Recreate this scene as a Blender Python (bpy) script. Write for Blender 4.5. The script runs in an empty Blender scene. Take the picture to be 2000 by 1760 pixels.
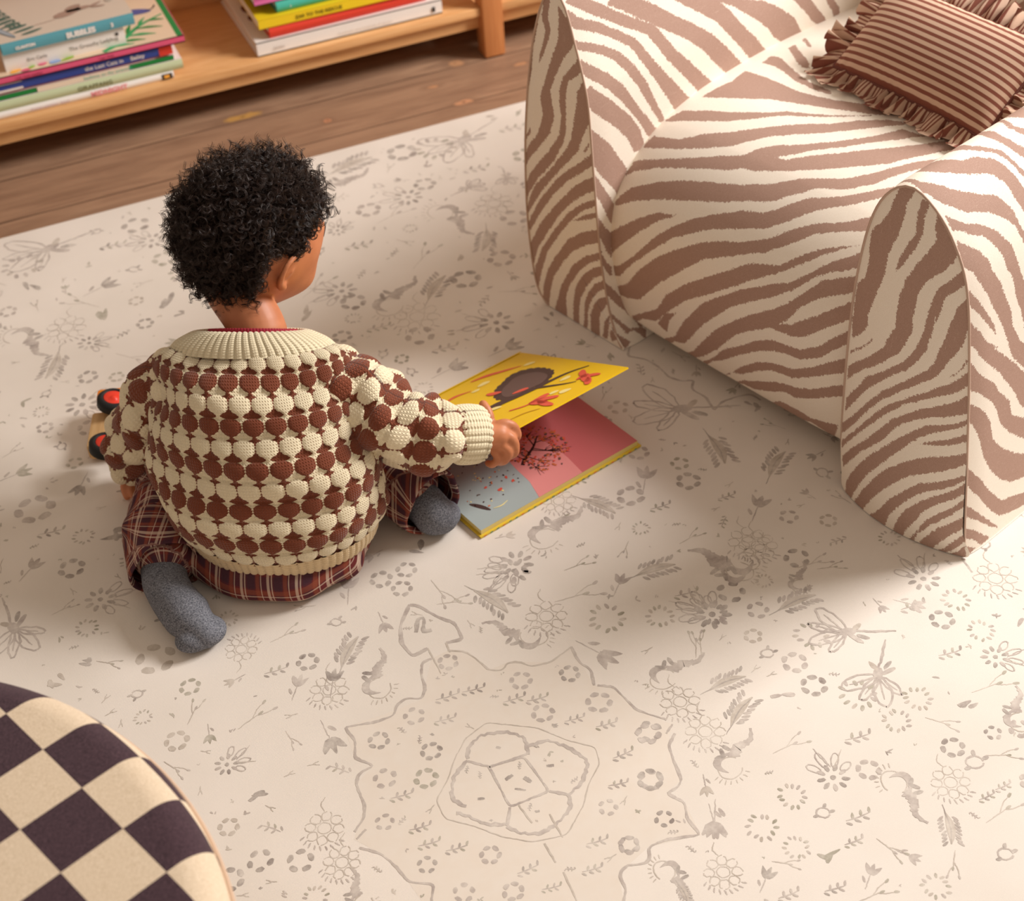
import bpy, bmesh, math, random
import numpy as np
from mathutils import Vector, Matrix

# ---------------- camera, light, exposure ----------------
C = bpy.context.scene.collection
scn = bpy.context.scene
cam = bpy.data.cameras.new('camera'); cam_o = bpy.data.objects.new('camera', cam); C.objects.link(cam_o)
def _cam_axes(pitch, roll, yaw):
    p, r, y = math.radians(pitch), math.radians(roll), math.radians(yaw)
    f = Vector((math.sin(y)*math.cos(p), math.cos(y)*math.cos(p), -math.sin(p)))
    R = Vector((math.cos(y), -math.sin(y), 0)); U = R.cross(f)
    return math.cos(r)*R+math.sin(r)*U, -math.sin(r)*R+math.cos(r)*U, f
_R, _U, _F = _cam_axes(40.85, -4.52, 20.17)
m = Matrix((( _R.x, _U.x, -_F.x, 0), (_R.y, _U.y, -_F.y, 0), (_R.z, _U.z, -_F.z, 1.6), (0, 0, 0, 1)))
cam_o.matrix_world = m
cam.sensor_width = 36; cam.sensor_fit = 'HORIZONTAL'; cam.lens = 54.44; cam.clip_start = .05
cam.dof.use_dof = True; cam.dof.focus_distance = 2.02; cam.dof.aperture_fstop = 5.0
scn.camera = cam_o

w = bpy.data.worlds.new('world'); scn.world = w; w.use_nodes = True
bg = w.node_tree.nodes['Background']
tc = w.node_tree.nodes.new('ShaderNodeTexCoord'); sx = w.node_tree.nodes.new('ShaderNodeSeparateXYZ')
rmp = w.node_tree.nodes.new('ShaderNodeValToRGB'); mr = w.node_tree.nodes.new('ShaderNodeMapRange')
w.node_tree.links.new(tc.outputs['Generated'], sx.inputs[0]); w.node_tree.links.new(sx.outputs['X'], mr.inputs['Value'])
mr.inputs['From Min'].default_value = -1; mr.inputs['From Max'].default_value = 1
w.node_tree.links.new(mr.outputs[0], rmp.inputs[0]); w.node_tree.links.new(rmp.outputs[0], bg.inputs['Color'])
rmp.color_ramp.elements[0].color = (.80, .65, .52, 1); rmp.color_ramp.elements[1].color = (1.0, .84, .69, 1)
bg.inputs['Strength'].default_value = .46
win = bpy.data.lights.new('window_daylight', 'AREA'); win_o = bpy.data.objects.new('window_daylight', win); C.objects.link(win_o)
win.shape = 'RECTANGLE'; win.size = 1.25; win.size_y = 1.1; win.energy = 180; win.color = (1, .955, .925)
win_o.location = (3.5, 1.50, 2.35)          # the window stands to the right of the armchair
win_o.rotation_euler = Vector((-2.9, .12, -2.35)).to_track_quat('-Z', 'Y').to_euler()
vs = scn.view_settings
vs.view_transform = 'Standard'; vs.look = 'None'; vs.exposure = 0.0; vs.gamma = 1; vs.use_curve_mapping = False
scn.display_settings.display_device = 'sRGB'
scn.cycles.use_denoising = True

# ---------------- helpers ----------------
rng = np.random.default_rng(7); random.seed(7)
def srgb(r, g, b):
    f = lambda c: (c/255/12.92 if c/255 <= .04045 else ((c/255+.055)/1.055)**2.4)
    return (f(r), f(g), f(b), 1)
class NT:
    """small node-tree writer"""
    def __init__(s, name, rough=.7, spec=.3):
        s.m = bpy.data.materials.new(name); s.m.use_nodes = True; s.t = s.m.node_tree; s.b = s.t.nodes['Principled BSDF']
        s.b.inputs['Roughness'].default_value = rough; s.b.inputs['Specular IOR Level'].default_value = spec
    def n(s, typ, ins=None, **kw):
        nd = s.t.nodes.new('ShaderNode'+typ)
        for k, v in kw.items(): setattr(nd, k, v)
        for k, v in (ins or {}).items(): s.set(nd.inputs[k], v)
        return nd
    def set(s, sock, v):
        if isinstance(v, bpy.types.NodeSocket): s.t.links.new(v, sock)
        elif isinstance(v, bpy.types.Node): s.t.links.new(v.outputs[0], sock)
        else: sock.default_value = v
    def math(s, op, a, b=0.0, c=0.0, clamp=False):
        nd = s.t.nodes.new('ShaderNodeMath'); nd.operation = op; nd.use_clamp = clamp
        s.set(nd.inputs[0], a); s.set(nd.inputs[1], b); s.set(nd.inputs[2], c); return nd.outputs[0]
    def mix(s, f, a, b, blend='MIX'):
        nd = s.t.nodes.new('ShaderNodeMix'); nd.data_type = 'RGBA'; nd.blend_type = blend
        s.set(nd.inputs[0], f); s.set(nd.inputs[6], a); s.set(nd.inputs[7], b); return nd.outputs[2]
    def ramp(s, f, stops):
        nd = s.t.nodes.new('ShaderNodeValToRGB'); s.set(nd.inputs[0], f); e = nd.color_ramp.elements
        while len(e) < len(stops): e.new(.5)
        for el, (p, c) in zip(e, stops): el.position = p; el.color = c if len(c) == 4 else (*c, 1)
        return nd.outputs[0]
    def step(s, v, lo, hi):
        nd = s.t.nodes.new('ShaderNodeMapRange'); s.set(nd.inputs[0], v); nd.inputs[1].default_value = lo; nd.inputs[2].default_value = hi
        nd.clamp = True; return nd.outputs[0]
    def coord(s, kind='Object', scale=(1, 1, 1), rot=(0, 0, 0), loc=(0, 0, 0)):
        tc = s.t.nodes.new('ShaderNodeTexCoord'); mp = s.t.nodes.new('ShaderNodeMapping')
        s.t.links.new(tc.outputs[kind], mp.inputs[0]); mp.inputs['Scale'].default_value = scale
        mp.inputs['Rotation'].default_value = rot; mp.inputs['Location'].default_value = loc; return mp.outputs[0]
    def noise(s, vec, scale, detail=3, rough=.5, dist=0):
        nd = s.n('TexNoise'); s.t.links.new(vec, nd.inputs['Vector'])
        nd.inputs['Scale'].default_value = scale; nd.inputs['Detail'].default_value = detail
        nd.inputs['Roughness'].default_value = rough; nd.inputs['Distortion'].default_value = dist; return nd.outputs[0]
    def wave(s, vec, scale, axis='X', dist=0, dscale=1):
        nd = s.n('TexWave'); s.t.links.new(vec, nd.inputs['Vector']); nd.bands_direction = axis
        nd.inputs['Scale'].default_value = scale; nd.inputs['Distortion'].default_value = dist; nd.inputs['Detail Scale'].default_value = dscale
        return nd.outputs[0]
    def attr(s, name, out='Fac'):
        nd = s.t.nodes.new('ShaderNodeAttribute'); nd.attribute_name = name; return nd.outputs[out]
    def bump(s, h, strength=.3, dist=.001, prev=None):
        nd = s.n('Bump'); s.set(nd.inputs['Height'], h); nd.inputs['Strength'].default_value = strength; nd.inputs['Distance'].default_value = dist
        if prev is not None: s.t.links.new(prev, nd.inputs['Normal'])
        s.t.links.new(nd.outputs[0], s.b.inputs['Normal']); return nd.outputs[0]
    def col(s, v): s.set(s.b.inputs['Base Color'], v); return s.m
_flat = {}
def flat(name, rgb, rough=.6, spec=.3):
    if name not in _flat:
        q = NT(name, rough, spec); v = q.coord('Object'); n = q.noise(v, 60, 2)
        c = srgb(*rgb); q.col(q.mix(q.math('MULTIPLY', n, .10), c, tuple(x*.8 for x in c[:3])+(1,))); _flat[name] = q.m
    return _flat[name]
def mesh_obj(name, verts, faces, mat, parent=None, smooth=True, attrs=None, fmat=None, uv=None):
    me = bpy.data.meshes.new(name)
    me.from_pydata([tuple(map(float, v)) for v in verts], [], [tuple(int(i) for i in f) for f in faces])
    mats = mat if isinstance(mat, (list, tuple)) else [mat]
    for q in mats: me.materials.append(q)
    if fmat is not None: me.polygons.foreach_set('material_index', np.array(fmat, dtype=np.int32))
    me.polygons.foreach_set('use_smooth', np.full(len(me.polygons), smooth))
    for k, v in (attrs or {}).items():
        v = np.asarray(v, dtype=np.float32)
        if v.ndim == 1: me.attributes.new(k, 'FLOAT', 'POINT').data.foreach_set('value', v)
        else: me.attributes.new(k, 'FLOAT_VECTOR', 'POINT').data.foreach_set('vector', v.ravel())
    me.update()
    o = bpy.data.objects.new(name, me); C.objects.link(o)
    if parent is not None: o.parent = parent
    return o
def fast_mesh(name, V, F, mat, parent=None, smooth=True, attrs=None):
    """V (n,3) and F (m,3|4) arrays, built with foreach_set for big meshes"""
    V = np.asarray(V, np.float32); F = np.asarray(F, np.int32); k = F.shape[1]
    me = bpy.data.meshes.new(name); me.vertices.add(len(V)); me.vertices.foreach_set('co', V.ravel())
    me.loops.add(F.size); me.loops.foreach_set('vertex_index', F.ravel())
    me.polygons.add(len(F)); me.polygons.foreach_set('loop_start', np.arange(0, F.size, k, dtype=np.int32))
    me.polygons.foreach_set('use_smooth', np.full(len(F), smooth))
    for q in (mat if isinstance(mat, (list, tuple)) else [mat]): me.materials.append(q)
    for a, v in (attrs or {}).items():
        v = np.asarray(v, dtype=np.float32)
        if v.ndim == 1: me.attributes.new(a, 'FLOAT', 'POINT').data.foreach_set('value', v)
        else: me.attributes.new(a, 'FLOAT_VECTOR', 'POINT').data.foreach_set('vector', v.ravel())
    me.update(calc_edges=True); me.validate()
    o = bpy.data.objects.new(name, me); C.objects.link(o)
    if parent is not None: o.parent = parent
    return o
def grid_faces(nr, nc, wrap=False, flip=False, off=0):
    r, c = np.meshgrid(np.arange(nr-1), np.arange(nc if wrap else nc-1), indexing='ij')
    c2 = (c+1) % nc
    F = np.stack([r*nc+c, r*nc+c2, (r+1)*nc+c2, (r+1)*nc+c], -1).reshape(-1, 4)+off
    return F[:, ::-1] if flip else F
def thing(name, label, cat, loc=(0, 0, 0), rz=0, group=None):
    o = bpy.data.objects.new(name, None); C.objects.link(o); o.location = loc; o.rotation_euler = (0, 0, rz)
    o.empty_display_size = .05; o['label'] = label; o['category'] = cat
    if group: o['group'] = group
    return o
def tag(o, label, cat, group=None):
    o['label'] = label; o['category'] = cat
    if group: o['group'] = group
    return o
def box(name, x0, x1, y0, y1, z0, z1, mat, parent=None, bevel=0, seg=2):
    V = [(x, y, z) for z in (z0, z1) for y in (y0, y1) for x in (x0, x1)]
    F = [(0, 2, 3, 1), (4, 5, 7, 6), (0, 1, 5, 4), (2, 6, 7, 3), (0, 4, 6, 2), (1, 3, 7, 5)]
    bm = bmesh.new(); vs_ = [bm.verts.new(v) for v in V]
    for f in F: bm.faces.new([vs_[i] for i in f])
    if bevel: bmesh.ops.bevel(bm, geom=list(bm.edges), offset=bevel, segments=seg, affect='EDGES', profile=.5)
    me = bpy.data.meshes.new(name); bm.to_mesh(me); bm.free(); me.materials.append(mat)
    if bevel: me.polygons.foreach_set('use_smooth', [True]*len(me.polygons)); me.set_sharp_from_angle(angle=.6)
    o = bpy.data.objects.new(name, me); C.objects.link(o)
    if parent is not None: o.parent = parent
    return o
def tube_arrays(path, rad, n=12, caps=True, up=(0, 0, 1), aspect=1.0):
    P = np.array(path, float); m_ = len(P); rad = np.broadcast_to(rad, m_)
    T = np.gradient(P, axis=0); T /= np.linalg.norm(T, axis=1)[:, None]+1e-12
    u = np.cross(T[0], up); 
    if np.linalg.norm(u) < 1e-3: u = np.cross(T[0], (1, 0, 0))
    u /= np.linalg.norm(u); V = []
    for i in range(m_):
        u = u-T[i]*(u@T[i]); u /= np.linalg.norm(u); v = np.cross(T[i], u)
        a = np.linspace(0, 2*np.pi, n, endpoint=False)
        V.append(P[i]+rad[i]*(np.cos(a)[:, None]*u+np.sin(a)[:, None]*v*aspect))
    V = np.vstack(V); F = [tuple(f) for f in grid_faces(m_, n, True)]
    if caps:
        F.append(tuple(range(n))[::-1]); F.append(tuple(range((m_-1)*n, m_*n)))
    return V, F
def smooth_path(pts, n):
    return catmull(pts, n)[0]
def text_mesh(s, size, bold=0.0, spacing=1.0):
    """outline of lettering as flat faces, centred on x, base at y=0"""
    cu = bpy.data.curves.new('lettering', 'FONT'); cu.body = s; cu.size = size; cu.offset = bold; cu.space_character = spacing; cu.resolution_u = 3
    o = bpy.data.objects.new('lettering', cu); C.objects.link(o); dg = bpy.context.evaluated_depsgraph_get(); dg.update()
    me = o.evaluated_get(dg).to_mesh(); V = np.array([v.co[:] for v in me.vertices]).reshape(-1, 3); F = [tuple(p.vertices) for p in me.polygons]
    o.evaluated_get(dg).to_mesh_clear(); bpy.data.objects.remove(o); bpy.data.curves.remove(cu)
    return V, F
class Join:
    """collects pieces with their own materials into one mesh"""
    def __init__(s): s.V = []; s.F = []; s.M = []; s.mats = []; s.n = 0
    def mi(s, mat):
        if mat not in s.mats: s.mats.append(mat)
        return s.mats.index(mat)
    def add(s, V, F, mat):
        V = np.asarray(V, float).reshape(-1, 3)
        if len(V) == 0: return s
        k = s.mi(mat); s.V.append(V); s.F += [tuple(int(i)+s.n for i in f) for f in F]; s.M += [k]*len(F); s.n += len(V); return s
    def box(s, x0, x1, y0, y1, z0, z1, mat):
        V = [(x, y, z) for z in (z0, z1) for y in (y0, y1) for x in (x0, x1)]
        return s.add(V, [(0, 2, 3, 1), (4, 5, 7, 6), (0, 1, 5, 4), (2, 6, 7, 3), (0, 4, 6, 2), (1, 3, 7, 5)], mat)
    def obj(s, name, parent=None, smooth=False):
        o = mesh_obj(name, np.vstack(s.V), s.F, s.mats, parent, smooth, fmat=s.M); return o

# ---------- armchair surfaces (chair frame: x = depth from front, y = across from the near arm, z up) ----------
ARM_R = [(0,0),(.008,.05),(.023,.17),(.045,.33),(.066,.436),(.097,.495),(.134,.53),(.17,.541),(.203,.515),(.224,.46),(.236,.36),(.238,.23),(.233,.09),(.222,.03),(.205,0)]
ARM_L = [(.880,0),(.908,.03),(.920,.10),(.924,.19),(.919,.30),(.908,.39),(.895,.46),(.879,.523),(.857,.578),(.832,.603),(.808,.585),(.787,.528),(.772,.48),(.762,.43),(.754,.31),(.744,.17),(.727,.075),(.712,.03),(.697,0)]
SEAT_P = [(.16,.050),(.105,.036),(.066,.030),(.044,.042),(.033,.08),(.027,.14),(.028,.20),(.042,.258),(.070,.295),(.11,.327),(.156,.349),(.21,.364),(.276,.374),(.40,.381),(.55,.378),(.80,.368)]
def catmull(P, n, closed=False):
    P = np.array(P, float); m = len(P)
    if closed: Q = np.vstack([P[-1], P, P[0], P[1]]); segs = m
    else: Q = np.vstack([2*P[0]-P[1], P, 2*P[-1]-P[-2]]); segs = m-1
    out = []
    for i in range(segs):
        p0, p1, p2, p3 = Q[i:i+4]
        u = np.linspace(0, 1, 24, endpoint=False)[:, None]
        out.append(.5*((2*p1)+(-p0+p2)*u+(2*p0-5*p1+4*p2-p3)*u*u+(-p0+3*p1-3*p2+p3)*u**3))
    out.append(Q[-2 if not closed else -2][None] if not closed else P[:1])
    D = np.vstack(out); L = np.r_[0, np.cumsum(np.linalg.norm(np.diff(D, axis=0), axis=1))]
    u = np.linspace(0, L[-1], n)
    return np.stack([np.interp(u, L, D[:, k]) for k in range(D.shape[1])], 1), u
def arm_surface(sec, na=420, nt=270, depth=.86):
    c, u = catmull(sec, na); c[:, 1] = np.maximum(c[:, 1], .0012); ctr = c.mean(0)
    t = depth*(np.linspace(0, 1, nt))**1.15
    g = .035*np.clip(t/.04, 0, 1)*(2-np.clip(t/.04, 0, 1))     # the body swells a little behind the piped front edge
    T, A = np.meshgrid(t, u, indexing='ij')
    G = g[:, None]*np.ones_like(A)
    S = ctr[0]+(c[None, :, 0]-ctr[0])*(1+G); Z = np.maximum(ctr[1]+(c[None, :, 1]-ctr[1])*(1+G*.35), .0012)
    return np.stack([T, S, Z], -1), np.stack([A, T], -1)
def panel_surface(sec, na=440, nr=90, bulge=.012, low=.030):
    c, u = catmull(list(sec)+[((sec[0][0]+sec[-1][0])/2, 0)], na, True); c[:, 1] = np.maximum(c[:, 1], .0012); ctr = np.array([c[:, 0].mean(), .17])
    r = np.linspace(0, 1, nr)
    P = ctr+(c[None]-ctr)*r[:, None, None]
    w0, w1 = c[:, 0].min(), c[:, 0].max()
    x = (P[..., 0]-(w0+w1)/2)/((w1-w0)/2)
    b = bulge*(1-r[:, None]**2)+low*np.exp(-(P[..., 1]/.14)**2)*np.clip(1-x*x, 0, 1)
    return np.stack([-b, P[..., 0], P[..., 1]], -1), P
def seat_surface(ns=170, na=290, s0=.215, s1=.765):
    c, u = catmull(SEAT_P, na)
    s = np.linspace(s0, s1, ns); U, S = np.meshgrid(u, s, indexing='ij')
    k = (S-(s0+s1)/2)/((s1-s0)/2)
    crown = .014*(1-k**4)
    X = c[:, 0][:, None]+0*S; Z = c[:, 1][:, None]+0*S
    front = np.clip(1-(c[:, 0]-.03)/.12, 0, 1)[:, None]
    Z = Z+crown*(1-front)*np.clip((c[:, 1][:, None]-.2)/.1, 0, 1); X = X-crown*front
    return np.stack([X, S, Z], -1), np.stack([S, U], -1)

ZEBRA = {
 'seat': '''736,565 733,579 731,594 728,608 724,623 727,641 730,660 704,659 680,659 661,657 643,656 625,655 608,654 594,657 580,660 566,663 553,667 540,672 528,678 515,683 503,689 491,695 479,700 468,706 457,712 446,718 434,723 423,731 411,739 400,746 389,754 377,762 368,750 379,741 390,733 400,724 411,716 422,708 432,701 443,694 453,687 463,680 474,674 486,668 498,663 511,658 524,652 536,647 552,640 568,634 585,627 601,621 618,615 636,609 651,599 667,590 686,581 710,571 734,562|752,491 746,505 740,521 722,527 705,535 691,540 677,545 664,550 650,557 636,565 623,572 610,580 599,589 589,599 575,605 561,612 547,619 534,627 522,635 509,644 499,651 488,659 478,667 477,665 487,657 497,649 506,640 518,631 530,622 543,613 555,605 568,597 581,589 591,580 602,571 613,561 624,551 636,542 648,532 660,526 673,520 686,514 703,507 721,500 736,494 751,489|750,438 747,458 731,461 714,464 698,467 687,475 676,482 665,491 653,498 641,505 629,512 618,522 607,532 596,542 585,552 576,560 566,569 557,577 548,585 536,594 524,602 512,611 503,622 493,634 484,645 472,655 461,664 450,674 435,680 420,686 408,693 396,700 385,707 373,714 361,721 369,732 379,722 388,712 398,702 408,693 418,683 428,671 439,660 448,648 458,637 467,626 477,615 487,604 497,593 508,584 519,575 531,566 540,558 550,550 560,542 570,534 579,522 588,511 598,499 609,488 620,482 632,476 645,469 658,464 671,459 685,453 700,449 715,444 730,439 747,435|751,386 748,410 726,419 705,428 687,435 670,442 653,449 638,456 624,462 610,469 596,475 578,484 571,494 565,505 551,521 548,524 535,532 523,540 510,550 498,560 487,570 476,580 466,591 457,602 447,613 438,625 431,639 424,652 417,667 392,669 378,673 365,677 351,682 338,686 325,691 342,715 351,704 360,693 369,683 378,672 387,662 400,644 409,634 419,623 428,612 437,600 446,589 455,578 466,568 477,558 487,548 498,536 508,523 519,513 531,504 516,481 536,472 561,466 578,456 593,451 609,446 624,441 640,435 658,429 676,423 695,416 715,406 736,396 748,382|552,514 531,505 511,509 500,519 490,529 480,539 470,547 460,556 450,564 441,573 432,582 422,592 412,603 402,613 393,624 383,635 374,646 366,656 359,667 352,677 343,688 334,698 325,709 317,720 308,732 295,713 303,701 311,690 319,678 327,667 335,656 342,644 348,633 355,622 362,608 370,595 377,582 387,573 398,563 409,554 418,546 428,537 438,529 448,521 458,514 471,506 483,498 496,490 512,482 521,479 536,495|747,336 742,351 722,374 708,382 694,390 680,398 662,406 644,413 627,420 612,424 598,429 583,433 569,437 556,441 542,445 528,452 514,458 500,464 489,472 477,480 466,489 447,500 434,507 421,514 409,521 399,532 390,543 381,554 374,565 368,577 359,591 352,605 344,616 336,627 328,638 320,650 312,662 302,648 309,636 316,624 324,612 332,601 340,589 347,575 354,561 360,548 365,535 375,524 384,513 394,503 407,497 421,491 434,484 448,470 459,461 469,451 480,442 495,436 509,431 524,425 537,420 550,414 563,409 577,404 592,400 606,395 625,389 643,383 663,376 677,370 693,363 709,356 735,339 745,333|749,283 723,307 702,324 684,339 667,350 651,360 634,364 617,369 617,368 630,359 645,350 660,335 677,319 696,298 718,275 749,239 748,262|754,215 718,237 685,271 671,289 659,305 647,320 631,336 617,351 602,362 589,373 575,381 562,389 546,398 530,406 515,414 497,419 479,424 467,434 455,445 444,456 433,468 418,475 404,481 391,490 379,500 368,512 357,524 349,534 341,543 331,553 322,562 313,571 304,581 295,591 291,586 298,574 306,563 314,553 323,542 331,532 338,520 345,509 356,497 367,486 379,477 392,468 404,459 416,449 427,437 438,426 451,415 464,405 480,399 498,392 514,386 531,379 549,372 563,364 577,355 593,345 610,335 626,319 643,302 662,281 685,258 701,238 719,215 757,191|741,179 703,206 685,232 668,255 647,278 628,298 612,310 596,322 581,333 565,343 549,353 533,360 517,366 502,371 486,377 470,385 454,393 442,402 431,412 421,421 408,431 395,441 382,447 369,453 357,460 345,468 334,478 324,485 314,493 304,502 294,511 285,520 274,506 264,493 274,486 285,479 297,473 308,467 320,461 334,455 347,449 360,442 372,435 385,429 396,417 408,406 419,396 431,387 442,377 459,370 476,362 491,354 506,347 522,338 539,330 555,315 572,300 588,284 605,268 624,249 639,231 655,212 672,191 707,174 744,166|704,134 670,163 633,191 620,212 609,233 588,254 568,274 552,286 537,298 523,308 508,319 495,328 482,338 470,346 459,355 433,364 410,371 398,383 386,395 373,406 361,416 347,423 333,431 320,438 309,444 297,451 286,457 275,464 265,471 268,475 278,467 288,459 298,451 308,444 319,437 331,428 343,418 355,408 366,396 378,385 391,374 404,362 424,349 436,341 448,332 461,322 474,312 488,302 502,291 517,280 533,268 550,256 567,243 588,220 611,195 637,163 673,148 716,102|627,126 595,155 580,181 568,204 553,224 539,243 525,261 509,275 493,288 477,300 461,312 445,322 426,333 408,344 391,352 376,361 368,370 360,378 352,387 338,403 326,414 313,425 301,438 291,446 281,454 272,463 263,471 254,480 245,469 236,457 245,449 255,442 266,434 276,427 287,420 301,409 315,400 330,392 347,378 354,369 362,360 370,350 385,339 401,326 420,315 439,302 456,290 473,277 489,259 507,239 525,219 540,198 556,175 574,149 599,138 635,102|599,102 555,144 527,184 512,205 498,224 478,243 459,261 441,276 424,290 407,299 389,314 383,320 374,328 364,339 355,349 347,360 340,369 334,379 321,386 308,393 295,401 280,410 269,417 258,423 247,430 236,437 226,445 214,427 224,420 234,413 245,406 256,399 267,392 282,382 295,374 307,367 321,359 334,347 348,334 357,319 366,303 376,295 383,289 403,276 420,264 438,249 458,233 478,208 499,181 532,146 571,109 589,102|446,272 419,292 398,309 379,293 356,302 339,317 316,334 306,344 296,352 287,361 279,369 268,377 257,385 247,393 237,401 227,409 220,398 213,386 223,378 233,371 244,363 255,356 267,348 277,340 287,331 298,322 309,312 332,292 353,284 377,281 391,280 415,264 445,246|539,127 510,155 486,188 464,204 444,220 413,246 385,261 356,266 334,269 319,279 304,289 292,301 282,313 271,324 261,335 250,344 239,353 228,361 218,370 209,379 202,362 210,353 221,345 232,336 244,327 256,317 266,306 277,295 288,283 300,270 316,261 332,252 354,250 384,241 413,225 444,202 465,184 488,163 511,147 550,102|514,102 471,146 446,175 413,204 383,218 364,223 345,227 328,237 312,247 297,259 284,270 270,280 258,289 244,298 231,306 219,313 206,320 202,327 202,314 202,301 202,294 213,288 226,281 240,274 254,266 267,258 281,249 296,239 311,229 328,219 345,209 364,206 383,203 413,185 448,156 471,145 508,102|488,102 448,142 421,157 402,168 383,179 359,189 339,193 310,206 291,219 273,232 256,243 241,252 227,260 214,267 202,274 202,281 202,259 202,252 211,245 225,238 240,230 254,222 272,211 291,199 310,186 339,171 359,172 385,156 404,146 425,134 451,130 482,102|430,102 417,102 371,143 356,144 342,145 327,144 313,142 284,150 260,159 277,102 290,122 302,127 315,130 358,102 387,102 414,102 423,102|358,102 345,102 322,102 306,102 293,102 287,102 300,102 316,102 329,102 345,102 352,102|725,695 729,723 715,725 697,718 666,703 637,692 611,686 592,686 572,686 565,677 582,674 600,672 616,675 636,675 665,686 693,694|726,761 725,777 696,758 669,743 643,720 658,717 679,727 702,744|728,801 731,811 702,791 692,779 704,783|634,159 614,193 599,201 584,212 603,185 613,151''',
 'armL': '''670,-6 682,-6 704,3 714,21 724,40 733,55 743,70 754,84 765,99 781,109 797,118 816,129 836,142 854,153 873,165 891,176 910,187 906,205 903,224 885,209 867,195 849,180 831,165 812,150 793,137 775,126 758,115 745,98 733,82 722,66 711,51 701,33 691,17 675,3 664,-5|727,-6 735,-1 745,19 757,39 773,62 786,72 798,82 814,92 830,103 848,112 866,122 891,136 911,147 911,159 891,151 865,138 847,130 829,122 810,111 793,101 779,89 765,76 755,63 746,49 734,25 724,5 719,-1|756,-6 764,-6 783,8 799,28 821,49 846,69 875,90 901,107 924,119 922,141 898,126 872,107 856,97 842,88 827,79 813,70 800,57 788,46 770,23 755,6 749,2|803,-6 815,-6 837,7 861,31 885,55 906,72 937,86 941,112 923,108 906,104 890,94 874,84 859,71 845,57 819,33 801,14 794,9 798,-5|664,4 678,18 689,31 700,46 710,62 721,77 732,94 743,111 752,125 761,139 782,153 795,160 809,169 825,182 841,196 857,209 874,223 890,236 906,249 900,264 895,278 879,263 864,249 848,234 832,220 817,205 802,192 777,175 764,166 751,157 740,140 730,124 719,108 708,91 697,76 686,62 676,47 666,33 654,19|713,185 726,203 740,222 755,241 770,261 782,276 794,291 809,303 825,316 841,330 857,344 883,364 905,382 902,399 899,417 876,399 848,377 832,361 816,346 799,333 783,321 767,306 751,292 740,279 729,265 718,252 704,233 690,215 702,200|695,75 710,101 721,115 731,129 742,144 756,162 769,181 781,198 793,215 807,231 821,248 835,260 850,272 867,287 883,303 905,322 899,338 894,354 872,335 855,320 839,306 822,290 806,275 791,256 776,237 764,220 752,203 737,185 723,168 712,152 702,136 691,120 683,106 675,93 685,84|1223,-6 1237,2 1258,21 1266,7 1251,-5 1236,-6|1234,27 1250,42 1269,52 1249,61 1241,44|746,277 754,296 761,316 769,336 777,357 785,377 793,398 807,422 830,452 849,475 868,485 895,507 896,483 898,459 881,446 866,423 846,409 830,392 812,371 804,360 791,344 778,328 763,300|808,464 816,486 825,510 849,531 875,552 897,568 887,539 868,518 844,498 826,480|839,551 850,576 872,592 898,592 895,578 874,574 856,562|859,-4 872,9 886,21 900,34 929,51 959,69 974,64 988,55 1001,46 983,38 957,19 938,7 919,-4 904,-4 888,-4 873,-4|934,-4 946,3 965,13 982,22 998,31 1010,36 1030,34 1044,29 1027,20 999,10 974,-3 954,-4|1008,-4 1016,0 1039,12 1057,25 1072,24 1086,22 1101,20 1091,14 1063,4 1046,-5 1027,-5|1068,-3 1097,6 1118,18 1136,15 1122,7 1097,-5|1135,-4 1154,12 1170,22 1188,38 1206,52 1222,64 1239,76 1244,49 1227,44 1203,28 1181,12 1156,-6|1185,-6 1211,10 1228,22 1241,33 1243,20 1219,7 1200,-6''',
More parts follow.
